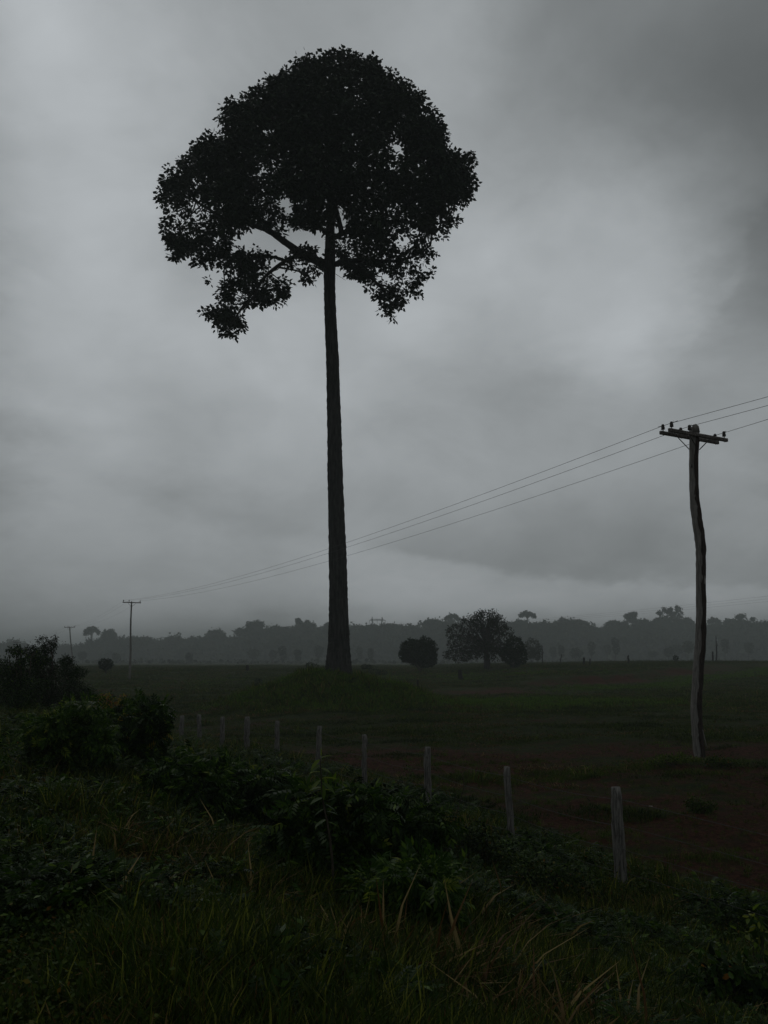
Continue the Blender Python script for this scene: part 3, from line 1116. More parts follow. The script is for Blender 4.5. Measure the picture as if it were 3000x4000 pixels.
def yy(y):
    return 2380 + y / 11.06


for sx_, (xt, xm, xb) in (('l', (595, 590, 640)), ('r', (1025, 1030, 985))):
    segs = []
    for dz in (-2, 2):
        segs += [((xx(xt), yy(320), 0), (xx(xm - 18), yy(470), dz)), ((xx(xt), yy(320), 0), (xx(xm + 18), yy(470), dz)),
                 ((xx(xm - 18), yy(470), dz), (xx(xb - 12), yy(680), dz)), ((xx(xm + 18), yy(470), dz), (xx(xb + 12), yy(680), dz))]
    ys_ = [330, 370, 410, 450, 490, 530, 570, 610, 650]
    for i in range(len(ys_) - 1):
        a = (xx(np.interp(ys_[i], [320, 470, 680], [xt, xm - 18, xb - 12])), yy(ys_[i]), -2)
        b = (xx(np.interp(ys_[i + 1], [320, 470, 680], [xt, xm + 18, xb + 12])), yy(ys_[i + 1]), -2)
        segs.append((a, b) if i % 2 else ((b[0], a[1], -2), (a[0], b[1], -2)))
    lattice('mast', segs, .42)
segs = [((xx(480), yy(480), 0), (xx(1165), yy(480), 0)), ((xx(595), yy(430), 0), (xx(1030), yy(430), 0)),
        ((xx(480), yy(480), 0), (xx(595), yy(430), 0)), ((xx(1165), yy(480), 0), (xx(1030), yy(430), 0))]
for i in range(8):
    x0, x1 = 595 + i * 54, 595 + (i + 1) * 54
    segs.append(((xx(x0), yy(480 if i % 2 else 430), 0), (xx(x1), yy(430 if i % 2 else 480), 0)))
lattice('crossarm', segs, .34)
for x in (480, 815, 1160):
    lattice('insulator_string', [((xx(x), yy(480), 0), (xx(x), yy(620), 0))], .3)
lattice('leg', [((xx(640), yy(680), -2), (1440, 2590, -4)), ((xx(640), yy(680), 2), (1440, 2590, 4)), ((xx(640), yy(680), 0), (xx(812), yy(900), 0))], .45)
lattice('leg', [((xx(985), yy(680), -2), (1504, 2590, -4)), ((xx(985), yy(680), 2), (1504, 2590, 4)), ((xx(985), yy(680), 0), (xx(812), yy(900), 0))], .45)
for i, x in enumerate((480, 815, 1160)):
    a = P(xx(x), yy(620), TY)
    b = P(3300, 2294 + 12 * i, 330)
    line_wire(a, b, 7, ['highest','middle','lowest'][i] + ' faint high voltage wire crossing the sky low above the forest on the right', .03)

# ------------------------------------------------------------------ fence
fb = Vector((fx[0], fy[0], hz(fx[0], fy[0])))
fence = thing('barbed_wire_fence', fb, 'row of weathered grey wooden posts strung with barbed wire running back along the verge', 'fence')
r_ = np.random.default_rng(31)
tops = []
for i, (px_, Y, w) in enumerate(FENCE):
    x, y = fx[i], fy[i]
    b = Vector((x, y, hz(x, y) - .12))
    hgt = [1.45, 1.34, 1.33, 1.37, 1.34, 1.34, 1.32, 1.30, 1.32, 1.26][i] if i < 10 else 1.25 + r_.normal(0, .05)
    lean = Vector((r_.normal(0, .02), r_.normal(0, .02), 0))
    if i == 1:
        lean = Vector((-.045, 0, 0))
    t = b + Vector((0, 0, hgt + .12)) + lean * hgt
    rr = w / 2 / FPX * Y * .96
    g = Geo()
    ns = 12
    pts = [b.lerp(t, k_ / ns) + Vector((r_.normal(0, .006), r_.normal(0, .006), 0)) for k_ in range(ns + 1)]
    rads = [rr * (1.08 - .12 * k_ / ns + r_.normal(0, .02)) for k_ in range(ns + 1)]
    rads[-1] *= .86
    tube(g, pts, rads, 11, .15, seed=40 + i)
    o = g.build('post', M['grey_wood'], fence, smooth=(i > 3), origin=b)
    tops.append((b + Vector((0, 0, .12)), t, rr))
for k_, hh in enumerate((.28, .55, .84, 1.16)):
    g = Geo()
    for i in range(len(tops) - 1):
        (b0, t0, r0), (b1, t1, r1) = tops[i], tops[i + 1]
        a = b0.lerp(t0, hh / 1.3) + Vector((-r0 * .6, -r0 * .6, 0))
        b = b1.lerp(t1, hh / 1.3) + Vector((-r1 * .6, -r1 * .6, 0))
        n = 10
        pts = [a.lerp(b, j / n) - Vector((0, 0, .05 * 4 * (j / n) * (1 - j / n))) for j in range(n + 1)]
        tube(g, pts, [.0032] * (n + 1), 4, cap=False)
        if i < 7:
            L = (b - a).length
            for j in range(int(L / .14)):
                p = a.lerp(b, (j + .5) / int(L / .14))
                tt = (j + .5) / int(L / .14)
                p.z -= .05 * 4 * tt * (1 - tt)
                q = Vector(r_.normal(0, 1, 3)).normalized() * .016
                tube(g, [p - q, p + q], [.0018, .0018], 3, cap=False)
    # runs on out of sight past the near post
    (b0, t0, r0) = tops[0]
    a = b0.lerp(t0, hh / 1.3)
    e = a + Vector((1.4, -3.0, 0))
    e.z = hz(e.x, e.y) + hh
    tube(g, [a, e], [.0032, .0032], 4, cap=False)
    g.build('wire', M['wire'], fence, origin=fb)


# ------------------------------------------------------------------ bushes and trees in the field
def px2m(w, Y):
    return w / FPX * Y


def leafy(name, label, cat, base, lobes, n, leaf, mats, Y, group=None, tpl=LEAF1, stems=6, stem_r=.03, wd=.55, shell=.5,
          weights=None, droop=.2, seed=0, trunk=None, stemmat='stem', part='foliage', clus=0, clr=.1, trunk_name='stem', lumps=1.0):
    """A plant: lobes = [(px, py, rx px, ry px, depth offset m)], built at distance Y on its real size."""
    r_ = np.random.default_rng(seed + 100)
    base = Vector(base)
    o = thing(name, base, label, cat, group)
    L = []
    for (lx, ly, rx, ry, dz) in lobes:
        c = P(lx, ly, Y + dz)
        L.append((np.array(tuple(c)), np.array([px2m(rx, Y), px2m((rx + ry) / 2, Y), px2m(ry, Y)])))
    vol = np.array([r[0] * r[2] for c, r in L])
    vol = vol / vol.sum()
    if clus:                     # leaves gathered in whorls on twig ends
        nc = max(1, n // clus)
    else:
        nc = n
    which = r_.choice(len(L), nc, p=vol)
    C = np.array([L[i][0] for i in which])
    RR = np.array([L[i][1] for i in which])
    dirs = sph(nc, r_)
    q = r_.uniform(0, 1, nc) ** (1 / 3) * (1 - shell) + shell * r_.uniform(.8, 1.05, nc)
    bump_ = np.array([1 + .22 * lumps * mnoise.noise(Vector(dd * 2.3 + 3.3 * w)) for dd, w in zip(dirs, which)])
    pos = C + dirs * RR * (q * bump_)[:, None]
    tips = pos.copy()
    out = dirs.copy()
    if clus:
        pos = np.repeat(pos, clus, axis=0)
        out = np.repeat(out, clus, axis=0)
        dd = sph(len(pos), r_)
        pos = pos + dd * r_.uniform(0, clr, len(pos))[:, None]
        out = out * .5 + dd
    keep = pos[:, 2] > H(pos[:, 0], pos[:, 1]) - .02
    pos, out = pos[keep], out[keep]
    d = out * .7 + sph(len(pos), r_) * .7
    d[:, 2] -= droop
    R = frames(d, r_, .8)
    sz = leaf * r_.uniform(.6, 1.25, len(pos))
    if weights is None:
        weights = [1.0]
    mi = r_.choice(len(weights), len(pos), p=np.array(weights) / sum(weights))
    g = Geo()
    for m_ in range(len(weights)):
        k_ = mi == m_
        if k_.any():
            stamp(g, tpl, pos[k_], R[k_], sz[k_], wd, m_)
    if not isinstance(mats, (list, tuple)):
        mats = [mats]
    f = g.build(part, list(mats), o, origin=base)
    # stems
    g = Geo()
    if trunk:
        tr = smooth_path([base - Vector((0, 0, .1))] + [P(a, b, Y) for a, b in trunk[0]], 4)
        tube(g, tr, np.linspace(px2m(trunk[1], Y), px2m(trunk[2], Y), len(tr)), 9, .06, seed=seed)
        root = tr[-1]
    for k_ in range(stems):
        t = tips[r_.integers(0, len(tips))]
        a = np.array(tuple(root if trunk else base))
        if not trunk:
            a = a + np.array([r_.normal(0, .05), r_.normal(0, .05), -.05])
            a[2] = hz(a[0], a[1]) - .04
        dist = np.linalg.norm(t - a)
        m1 = a + (t - a) * .4 + np.array([0, 0, .12 * dist]) + r_.normal(0, .05 * dist, 3)
        m2 = a + (t - a) * .75 + np.array([0, 0, .08 * dist]) + r_.normal(0, .04 * dist, 3)
        tube(g, smooth_path([a, m1, m2, t], 2), np.linspace(stem_r, stem_r * .25, 7), 5, cap=False)
    if g.n:
        g.build(trunk_name, M[stemmat], o, origin=base)
    return o


B = G(1640, 2612, 60, 250)
YR = 140
leafy('bush', 'round dark clipped-looking bush with a notched top left of the spreading tree', 'bush', (P(1640, 2612, YR).x, YR, hz(P(1640, 2612, YR).x, YR)),
      [(1604, 2538, 40, 42, 0), (1664, 2536, 42, 44, 0), (1634, 2548, 68, 50, .5), (1634, 2540, 44, 38, -1.2), (1678, 2568, 28, 32, -1), (1590, 2558, 30, 28, 0), (1662, 2590, 30, 16, -1), (1685, 2580, 20, 16, -1)], 14000, .30, M['bush_leaf'], YR,
      stems=9, stem_r=.07, shell=.6, seed=1, wd=.7)
YS = 138
bs = P(1902, 2602, YS)
leafy('spreading_tree', 'wide spreading tree with thin greyish crown and short forked trunk in the pasture', 'tree', (bs.x, YS, hz(bs.x, YS)),
      [(1895, 2430, 62, 45, 0), (1835, 2450, 50, 45, 0), (1945, 2440, 42, 40, 1), (1780, 2490, 36, 55, 0), (1850, 2520, 75, 50, 0), (1960, 2500, 55, 60, -1), (1760, 2555, 28, 22, 1),
       (1800, 2560, 50, 22, -2), (1900, 2550, 75, 30, -2), (1985, 2550, 45, 32, 0), (1870, 2405, 24, 20, 0), (1925, 2400, 22, 18, 0)], 11500, .32, [M['grey_leaf'], M['bush_leaf']], YS,
      weights=[.5, .5], stems=150, stem_r=.10, shell=.15, seed=2, clus=7, clr=.42, trunk=([(1902, 2580), (1900, 2560), (1898, 2540)], 13, 10), stemmat='far_bark', trunk_name='trunk', part='crown')
yb = 134
bb = P(2010, 2608, yb)
leafy('bush', 'dense dark green bush tucked against the right side of the spreading tree', 'bush', (bb.x, yb, hz(bb.x, yb)),
      [(2010, 2530, 38, 45, 0), (1990, 2560, 34, 30, 0), (2030, 2560, 30, 34, 0), (2008, 2585, 22, 18, 0)], 3600, .34, M['bush_leaf'], yb, stems=6, stem_r=.06, seed=3, wd=.7)
yb = 240
bb = P(2078, 2590, yb)
leafy('bush', 'hazy grey bush just right of the dense dark green bush', 'bush', (bb.x, yb, hz(bb.x, yb)),
      [(2078, 2530, 34, 34, 0), (2062, 2550, 26, 24, 0), (2095, 2550, 26, 26, 0)], 1500, .5, M['far_leaf'], yb, stems=4, stem_r=.08, seed=4, wd=.8)
yb = 128
bb = P(412, 2620, yb)
leafy('bush', 'small rounded dark bush left of the straight power pole', 'bush', (bb.x, yb, hz(bb.x, yb)),
      [(405, 2592, 19, 18, 0), (424, 2592, 16, 16, 0), (414, 2604, 18, 12, 0)], 1500, .24, M['bush_leaf'], yb, stems=4, stem_r=.04, seed=5, wd=.7)
for i, (bx, by, w, h_, lab) in enumerate([
        (1220, 2602, 26, 14, 'shaggy weed tuft on the mound just left of the big trunk'),
        (1433, 2604, 22, 9, 'low weed clump on the mound right of the big trunk'),
        (1480, 2625, 34, 10, 'flat dark weed clump on the right shoulder of the mound'),
        (1012, 2666, 14, 16, 'small dark bush in the grass left of the mound')]):
    gq = G(bx, by + h_, 40, 110)
    leafy('weed_clump', lab, 'weeds', gq, [(bx - w * .4, by, w * .6, h_, 0), (bx + w * .4, by + 2, w * .6, h_ * .8, 0)], 500, .16, M['bush_leaf'], gq.y, stems=2, stem_r=.015, seed=10 + i)

# small trees and saplings standing before the forest
small = [(1998, 2520, 28, 0, 0)]
SM = [(2250, 2528, 20, 62, 'thin'), (2310, 2510, 13, 50, 'col'), (2372, 2520, 12, 38, 'col'), (2404, 2493, 14, 66, 'col'), (2640, 2520, 26, 30, 'flat'),
      (2688, 2505, 18, 52, 'thin'), (2832, 2500, 14, 52, 'col'), (2550, 2545, 16, 22, 'thin'), (1103, 2527, 16, 56, 'col'), (1066, 2540, 13, 42, 'thin'), (1163, 2540, 12, 42, 'col'),
      (1245, 2522, 16, 54, 'thin'), (1404, 2530, 10, 48, 'col'), (1446, 2536, 10, 40, 'col'), (990, 2535, 20, 44, 'thin'), (738, 2555, 12, 38, 'col'),
      (452, 2552, 12, 34, 'thin'), (322, 2545, 14, 36, 'thin'), (2612, 2530, 14, 30, 'flat'), (2160, 2530, 12, 40, 'col'), (2192, 2525, 10, 44, 'col'), (2925, 2510, 14, 44, 'thin')]
WHERE = ['wide faint shrubby tree right of the tall thin stump-like post', 'narrow upright faint tree midway between the bare post and the two slim trees', 'short slim tree just left of the tallest slim tree',
         'tallest slim dark tree before the forest left of the crooked pole', 'low flat-topped faint bush left of the crooked near pole', 'loose faint tree just left of the crooked near pole',
         'upright faint tree right of the crooked near pole near the dead snag', 'tiny faint bush under the tallest forest tree', 'slim dark tree before the forest, nearest left of the great trunk pair',
         'pale small tree second in the row left of the great trunk', 'low slim tree midway to the great trunk from the left', 'feathery tree just left of the great trunk',
         'slim faint tree just right of the great trunk', 'second slim faint tree right of the great trunk', 'broad faint tree before the forest at the start of the row left of the trunk',
         'lone slim tree before the forest right of the straight power pole', 'faint tree right behind the small rounded bush', 'faint tree beside the leaning pole',
         'small flat faint bush touching the low flat-topped bush', 'pale slim tree right of the hazy grey bush', 'second pale slim tree right of the hazy grey bush', 'loose faint tree at the far right before the forest']
for i, (tx, ty, hw, hh, kd) in enumerate(SM):
    Y = 480 + (i * 37) % 90
    b = P(tx, 2592, Y)
    bz = hz(b.x, Y)
    cyp = ty + hh * .35
    if kd == 'col':
        lobes = [(tx, ty + hh * .25, hw, hh * .3, 0), (tx + 2, ty + hh * .6, hw * .8, hh * .35, 0)]
    elif kd == 'flat':
        lobes = [(tx - hw * .4, ty + 12, hw * .8, 10, 0), (tx + hw * .5, ty + 9, hw * .7, 9, 0), (tx, ty + 24, hw, 10, 0)]
    else:
        lobes = [(tx - hw * .3, ty + hh * .3, hw * .8, hh * .28, 0), (tx + hw * .4, ty + hh * .35, hw * .8, hh * .28, 0), (tx, ty + hh * .65, hw * .8, hh * .2, 0)]
    leafy('small_tree', WHERE[i], 'tree', (b.x, Y, bz), lobes, 480, 1.0, M['far_leaf'], Y, group='small trees scattered before the forest',
          stems=3, stem_r=.16, seed=30 + i, wd=.8, shell=.3, trunk=([(tx, ty + hh * .7)], 2.2, 1.4), stemmat='far_bark', trunk_name='trunk', part='crown')


# ------------------------------------------------------------------ dead trees and stumps
def snag(px_, ytop, ybase, w, Y, label, seed, name='dead_tree', cat='dead tree', fork=True):
    r_ = np.random.default_rng(seed)
    b = P(px_, ybase, Y)
    b.z = hz(b.x, Y) - .05
    t = P(px_ + r_.normal(0, 1.5), ytop, Y)
    o = thing(name, b, label, cat, 'stumps and snags in the pasture')
    g = Geo()
    hh_ = (t - b).length * .022
    pts = [b, b.lerp(t, .4) + Vector((r_.normal(0, hh_), 0, 0)), b.lerp(t, .75) + Vector((r_.normal(0, hh_), 0, 0)), t]
    pts = smooth_path(pts, 3)
    rr = px2m(w, Y) / 2
    tube(g, pts, np.linspace(rr * 1.2, rr * (.35 if fork else .8), len(pts)), 8, .14, seed=seed)
    g.build('trunk', M['limb_bark'], o, origin=b)
    if fork:
        g = Geo()
        m_ = b.lerp(t, .55)
        tube(g, [m_, m_ + Vector((rr * 2.2, 0, rr * 3)), m_ + Vector((rr * 2.4, 0, rr * 6))], [rr * .5, rr * .35, rr * .12], 6, .1)
        g.build('branch', M['limb_bark'], o, origin=b)
    return o


snag(2796, 2482, 2560, 6, 205, 'jagged dead tree snag standing right of the crooked near pole', 1)
snag(2119, 2523, 2592, 4, 190, 'thin bare dead stem standing right of the hazy grey bush', 2)
snag(2190, 2556, 2590, 3, 185, 'thin short dead stake left of the broken stump', 3, fork=False)
snag(2281, 2568, 2602, 9, 150, 'broken thick stump with ragged top in the middle of the right pasture', 4, 'tree_stump', 'stump', False)
snag(2306, 2573, 2600, 5, 152, 'small thin stump right beside the broken thick stump', 5, 'tree_stump', 'stump', False)
snag(2454, 2560, 2596, 7, 160, 'upright dark stump left of the crooked near pole', 6, 'tree_stump', 'stump', False)
snag(2784, 2545, 2580, 7, 190, 'short stump at the foot of the dead tree snag', 7, 'tree_stump', 'stump', False)
snag(1800, 2616, 2640, 17, 112, 'squat burnt stump on the grass in front of the spreading tree', 8, 'tree_stump', 'stump', False)
snag(1634, 2655, 2690, 6, 88, 'small grey stake below the round bush', 9, 'stake', 'stake', False)
snag(968, 2598, 2614, 12, 140, 'low dark stump at the far side of the grass left of the mound', 10, 'tree_stump', 'stump', False)
snag(548, 2688, 2722, 3, 72, 'thin dark stake right of the straight power pole', 11, 'stake', 'stake', False)
yb = 140
bb = P(2640, 2590, yb)
leafy('bush', 'small dark bush on the rim of the eroded bank left of the crooked pole', 'bush', (bb.x, yb, hz(bb.x, yb)), [(2640, 2570, 9, 9, 0)], 260, .22, M['bush_leaf'], yb, stems=2, stem_r=.03, seed=6)

# ------------------------------------------------------------------ forest
SKYL = [(-500, 2520), (-100, 2525), (0, 2524), (36, 2512), (96, 2527), (217, 2530), (301, 2520), (360, 2510), (425, 2495), (480, 2500), (524, 2492), (567, 2492), (603, 2512), (640, 2505), (700, 2500), (753, 2492), (800, 2490), (844, 2478),
        (904, 2492), (950, 2470), (1000, 2455), (1045, 2458), (1102, 2454), (1180, 2448), (1232, 2448), (1277, 2450), (1330, 2455), (1374, 2455), (1434, 2460), (1458, 2441), (1484, 2456), (1512, 2440), (1555, 2447),
        (1633, 2455), (1690, 2435), (1765, 2430), (1850, 2432), (1950, 2430), (2018, 2432), (2120, 2438), (2199, 2430), (2265, 2440), (2325, 2456), (2398, 2445), (2470, 2440), (2512, 2432), (2600, 2435), (2693, 2438),
        (2750, 2440), (2790, 2435), (2850, 2440), (2898, 2430), (2964, 2438), (3050, 2435), (3300, 2440), (3600, 2450)]
sxs, sys_ = zip(*SKYL)
r_ = np.random.default_rng(77)
g = Geo()
crowns = []
for row, (Y, drop, stepx) in enumerate([(840, 10, 16), (822, 24, 18), (800, 0, 17), (778, 16, 24), (756, 34, 24), (734, 56, 24), (712, 80, 22), (690, 100, 20)]):
    x = -500.0
    while x < 3600:
        x += stepx * r_.uniform(.55, 1.45)
        top = np.interp(x, sxs, sys_) + drop * r_.uniform(.7, 1.3) + (abs(r_.normal(0, 3.5)) - 1 if row in (0, 2) else r_.normal(0, 4))
        top = min(top, 2586)
        hw = r_.uniform(9, 24) * (1 if row < 6 else .7)
        hh = r_.uniform(9, 19)
        if r_.random() < .16 and row in (0, 2, 3):
            hw, hh, top = hw * 1.5, hh * 1.5, top - r_.uniform(3, 16)
        crowns.append((x, top + hh, hw, hh, Y + r_.uniform(-11, 11), row))
for (x, cyp, hw, hh, Y, row) in crowns:
    c = np.array(tuple(P(x, cyp, Y)))
    R3 = np.array([px2m(hw, Y), px2m(hw, Y), px2m(hh, Y)])
    n = int((9 if row in (0, 2, 3) else 7) * hw * hh / 10)
    d = sph(n, r_)
    d[:, 2] = np.abs(d[:, 2]) * np.where(r_.random(n) < .8, 1, -1)
    q = r_.uniform(.5, 1.18, n)
    pos = c + d * R3 * q[:, None] * (1 + .22 * np.sin(d[:, :1] * 7 + x) + .16 * np.sin(d[:, 2:] * 11 + x * 2)) + r_.normal(0, .20, (n, 3)) * R3
    stamp(g, CLUMP, pos, frames(sph(n, r_), r_, 1.), r_.uniform(.8, 2.0, n) if row < 5 else r_.uniform(1.4, 3.2, n))
    # underside down towards the land
    zt = c[2] - R3[2] * .3
    m_ = int(8 + zt * .6)
    pos = np.stack([c[0] + r_.normal(0, R3[0] * .6, m_), c[1] + r_.normal(0, 4.5, m_), r_.uniform(1.2, max(zt, 2), m_)], axis=1)
    stamp(g, CLUMP, pos, frames(sph(m_, r_), r_, 1.), r_.uniform(2.4, 5.0, m_))
forest = g.build('forest', M['far_leaf'])
tag(forest, 'hazy dark band of rainforest closing the pasture on the horizon', 'forest', kind='stuff')

# emergent trees over the forest: (px, top py, crown half width, crown half height, kind, label)
EM = [(359, 2447, 30, 15, 'umb', 'umbrella-shaped tree on a bare forked trunk standing clear above the forest on the left'),
      (425, 2459, 30, 20, 'round', 'rounded tree just right of the umbrella-shaped tree'),
      (60, 2513, 40, 10, 'flat', 'low flat canopy tree at the far left behind the farthest pole'),
      (524, 2488, 16, 8, 'flat', 'small loose crown just right of the straight power pole'),
      (572, 2490, 22, 10, 'flat', 'flat boxy crown a little right of the straight power pole'),
      (660, 2487, 15, 12, 'round', 'small round knob of a tree on the low part of the skyline'),
      (702, 2497, 24, 8, 'flat', 'small flat crown beside the round knob of a tree'),
      (844, 2464, 36, 15, 'round', 'lumpy crown midway between the straight pole and the great trunk'),
      (960, 2432, 32, 16, 'layer', 'open layered crown with sky gaps left of the great trunk'),
      (1000, 2418, 34, 18, 'layer', 'highest layered crown left of the great trunk'),
      (1165, 2419, 8, 4, 'umb', 'tiny tuft of leaves on a thin stem above the canopy'),
      (1195, 2422, 36, 13, 'layer', 'wide lacy crown nearest left of the great trunk'),
      (1275, 2428, 22, 13, 'layer', 'lacy crown peeping out directly left of the great trunk'),
      (1400, 2447, 26, 9, 'flat', 'low flat crown just right of the great trunk'),
      (1458, 2440, 22, 12, 'round', 'rounded crown below the left mast of the pylon'),
      (1520, 2438, 34, 10, 'flat', 'smooth flat crown below the right mast of the pylon'),
      (1690, 2417, 36, 15, 'round', 'rounded crown above the round bush'),
      (1768, 2400, 30, 10, 'umb', 'umbrella crown rising left behind the spreading tree'),
      (2020, 2422, 28, 11, 'layer', 'low layered crown right behind the spreading tree'),
      (2060, 2388, 33, 12, 'umb', 'umbrella crown rising right of the spreading tree'),
      (2200, 2407, 32, 15, 'layer', 'uneven crown left part of the long hump right of the spreading tree'),
      (2262, 2424, 38, 13, 'round', 'long rounded hump right of the uneven crown'),
      (2398, 2427, 36, 12, 'round', 'dome-shaped crown left of the leaning lacy tree'),
      (2470, 2389, 28, 15, 'layer', 'leaning lacy tree with a pointed right top above the forest'),
      (2512, 2421, 36, 12, 'round', 'smooth round crown under the leaning lacy tree'),
      (2603, 2368, 32, 24, 'layer', 'left half of the tallest double crown on the skyline'),
      (2655, 2364, 32, 30, 'layer', 'right half of the tallest double crown left of the crooked pole'),
      (2690, 2398, 26, 22, 'layer', 'lower lacy crown hanging on the right of the tallest double crown'),
      (2580, 2415, 34, 14, 'round', 'round shoulder crown left under the tallest double crown'),
      (2790, 2413, 28, 11, 'umb', 'small umbrella crown just right of the crooked near pole'),
      (2850, 2418, 22, 11, 'layer', 'thin crown between the two crowns at the far right'),
      (2900, 2396, 46, 20, 'layer', 'broad high crown at the far right of the skyline'),
      (2990, 2434, 30, 10, 'round', 'low rounded crown cut by the right edge of the picture')]
for i, (ex, ty, hw, hh, kd, lab) in enumerate(EM):
    r_ = np.random.default_rng(500 + i)
    Y = 812 + (i * 13) % 30
    hh *= 1.25 if kd == 'umb' else 1.5
    hw *= 1.0 if kd == 'umb' else 1.12
    b = P(ex, 2590, Y)
    b.z = hz(b.x, Y)
    lobes = []
    if kd == 'umb':
        for k_ in range(15):
            u_ = (k_ - 7) / 7 + r_.normal(0, .06)
            lobes.append((ex + u_ * hw * .84, ty + hh * (.40 + .8 * u_ * u_ + r_.uniform(-.1, .5)), hw * r_.uniform(.10, .22), hh * r_.uniform(.16, .36), r_.uniform(-4, 4)))
        n_, sh = 520, .15
    elif kd == 'layer':
        for k_ in range(11):
            a = r_.uniform(-1, 1)
            v_ = r_.uniform(0, 1)
            lobes.append((ex + a * hw * .8, ty + hh * (.25 + v_ * 1.3 + .35 * a * a), hw * r_.uniform(.18, .32), hh * r_.uniform(.16, .28), r_.uniform(-4, 4)))
        lobes.append((ex, ty + hh * 1.5, hw * .7, hh * .4, 0))
        n_, sh = 620, .3
    elif kd == 'flat':
        for k_ in range(5):
            lobes.append((ex + (k_ - 2) / 2 * hw * .7, ty + hh * .6 + abs(k_ - 2) * 1.2, hw * .38, hh * .55, r_.uniform(-3, 3)))
        n_, sh = 420, .5
    else:
        for k_ in range(6):
            a = rad(200 + k_ * 28)
            lobes.append((ex + math.cos(a) * hw * .55, ty + hh * 1.0 + math.sin(a) * hh * .5, hw * .42, hh * .45, r_.uniform(-3, 3)))
        lobes.append((ex, ty + hh * 1.2, hw * .7, hh * .6, 0))
        n_, sh = 620, .5
    leafy('forest_tree', lab, 'tree', b, lobes, int(n_ * 2.4 * max(.25, hw / 30)), 1.35, M['far_leaf'], Y, group='tall trees along the forest skyline',
          tpl=CLUMP, stems=9 if kd in ('umb', 'layer') else 4, stem_r=.42, seed=600 + i, wd=1.0, shell=sh,
          trunk=([(ex + r_.normal(0, 2), 2540), (ex, ty + hh * 2.0)], 3.6, 2.2), stemmat='far_bark', trunk_name='trunk', part='crown', lumps=2.4, clus=5, clr=2.2)

# low growth at the foot of the forest and across the far pasture
r_ = np.random.default_rng(88)
g = Geo()
n = 5200
x = r_.uniform(-460, 460, n)
y = r_.uniform(430, 690, n)
pos = np.stack([x, y, H(x, y) + r_.uniform(0, 2.4, n) * r_.uniform(.2, 1, n)], axis=1)
stamp(g, CLUMP, pos, frames(sph(n, r_), r_, 1.), r_.uniform(.8, 2.6, n))
ug = g.build('undergrowth', M['far_leaf'])
tag(ug, 'low scrub in front of the forest', 'scrub', kind='stuff')


# ------------------------------------------------------------------ near shrubs on the verge
def near(name, label, cat, bpx, bpy_, lobes, n, leaf, mats, weights, seed, group=None, **kw):
    b = G(bpx, bpy_, 4, 70)
    if 'Y' in kw:
        b = P(bpx, bpy_, kw.pop('Y'))
        b.z = hz(b.x, b.y)
    kw.setdefault('tpl', LEAF2)
    kw.setdefault('stems', 14)
    kw.setdefault('stem_r', .014)
    kw.setdefault('wd', .62)
    kw.setdefault('shell', .12)
    kw.setdefault('clus', 6)
    kw.setdefault('clr', .10)
    kw.setdefault('droop', .45)
    if n > 2000 and seed != 702:
        rs = np.random.default_rng(seed)
        extra = []
        for k_ in range(16):
            lx, ly, rx, ry, dz = lobes[rs.integers(0, len(lobes))]
            a = rad(rs.uniform(195, 345)) if rs.random() < .75 else rad(rs.uniform(0, 360))
            f_ = rs.uniform(.95, 1.45)
            extra.append((lx + math.cos(a) * rx * f_, ly + math.sin(a) * ry * f_, rs.uniform(12, 34), rs.uniform(9, 26), dz + rs.uniform(-.4, .4)))
        lobes = [(lx, ly, rx * .9, ry * .9, dz) for lx, ly, rx, ry, dz in lobes] + extra
    if n > 2000 and kw['tpl'] is LEAF2 and seed > 703:
        kw['tpl'], kw['wd'] = SPRAY, 1.0
        kw['clus'], kw['clr'] = 3, .12
        n, leaf = int(n * .48), .165 + .6 * (leaf - .1)
    elif n > 2000 and kw['tpl'] is LEAF2:
        n, leaf = int(n * 1.7), leaf * (.60 if leaf > .09 else .75)
    elif n > 100:
        leaf = leaf * .8
    return leafy(name, label, cat, b, lobes, n, leaf, mats, b.y, group=group, weights=weights, seed=seed, **kw)


GSH = 'shrubs on the roadside verge'
near('bush', 'big dark bush at the left edge of the picture', 'bush', 60, 2790,
     [(20, 2640, 95, 70, 0), (-60, 2620, 90, 90, 1), (90, 2690, 90, 70, 0), (30, 2730, 120, 50, -.5), (110, 2600, 55, 50, 1)], 9000, .11, [M['bush_leaf'], M['shrub_leaf']], [.8, .2], 701, GSH, stems=20, stem_r=.03)
near('bush', 'tall wispy dark bush with thin upright shoots against the sky', 'bush', 200, 2790,
     [(180, 2620, 55, 50, 0), (150, 2570, 42, 40, 0), (190, 2530, 24, 36, 0), (165, 2500, 18, 18, 0), (212, 2505, 9, 24, 0), (120, 2545, 26, 22, 0), (220, 2700, 80, 60, -.4), (120, 2680, 60, 60, 0)],
     6500, .11, [M['bush_leaf'], M['grey_leaf']], [.75, .25], 702, GSH, stems=30, stem_r=.022, shell=.1)
near('bush', 'low dark bush right of the wispy bush', 'bush', 280, 2800,
     [(270, 2640, 40, 46, 0), (290, 2690, 48, 45, 0), (320, 2725, 34, 28, 0), (240, 2745, 90, 32, -.3), (262, 2600, 20, 22, .3), (297, 2620, 10, 18, 0)], 4600, .10, [M['bush_leaf']], [1.], 703, GSH, stems=16, stem_r=.02)
near('shrub', 'leafy shrub with pale green shoots under the dark bushes on the left', 'shrub', 240, 3060,
     [(200, 2880, 60, 50, 0), (290, 2850, 70, 55, 0), (150, 2910, 40, 50, 0), (270, 2940, 110, 60, 0), (360, 2920, 70, 60, .3), (300, 2780, 40, 32, .2)], 5200, .075,
     [M['shrub_leaf'], M['tip_leaf']], [.93, .07], 704, GSH)
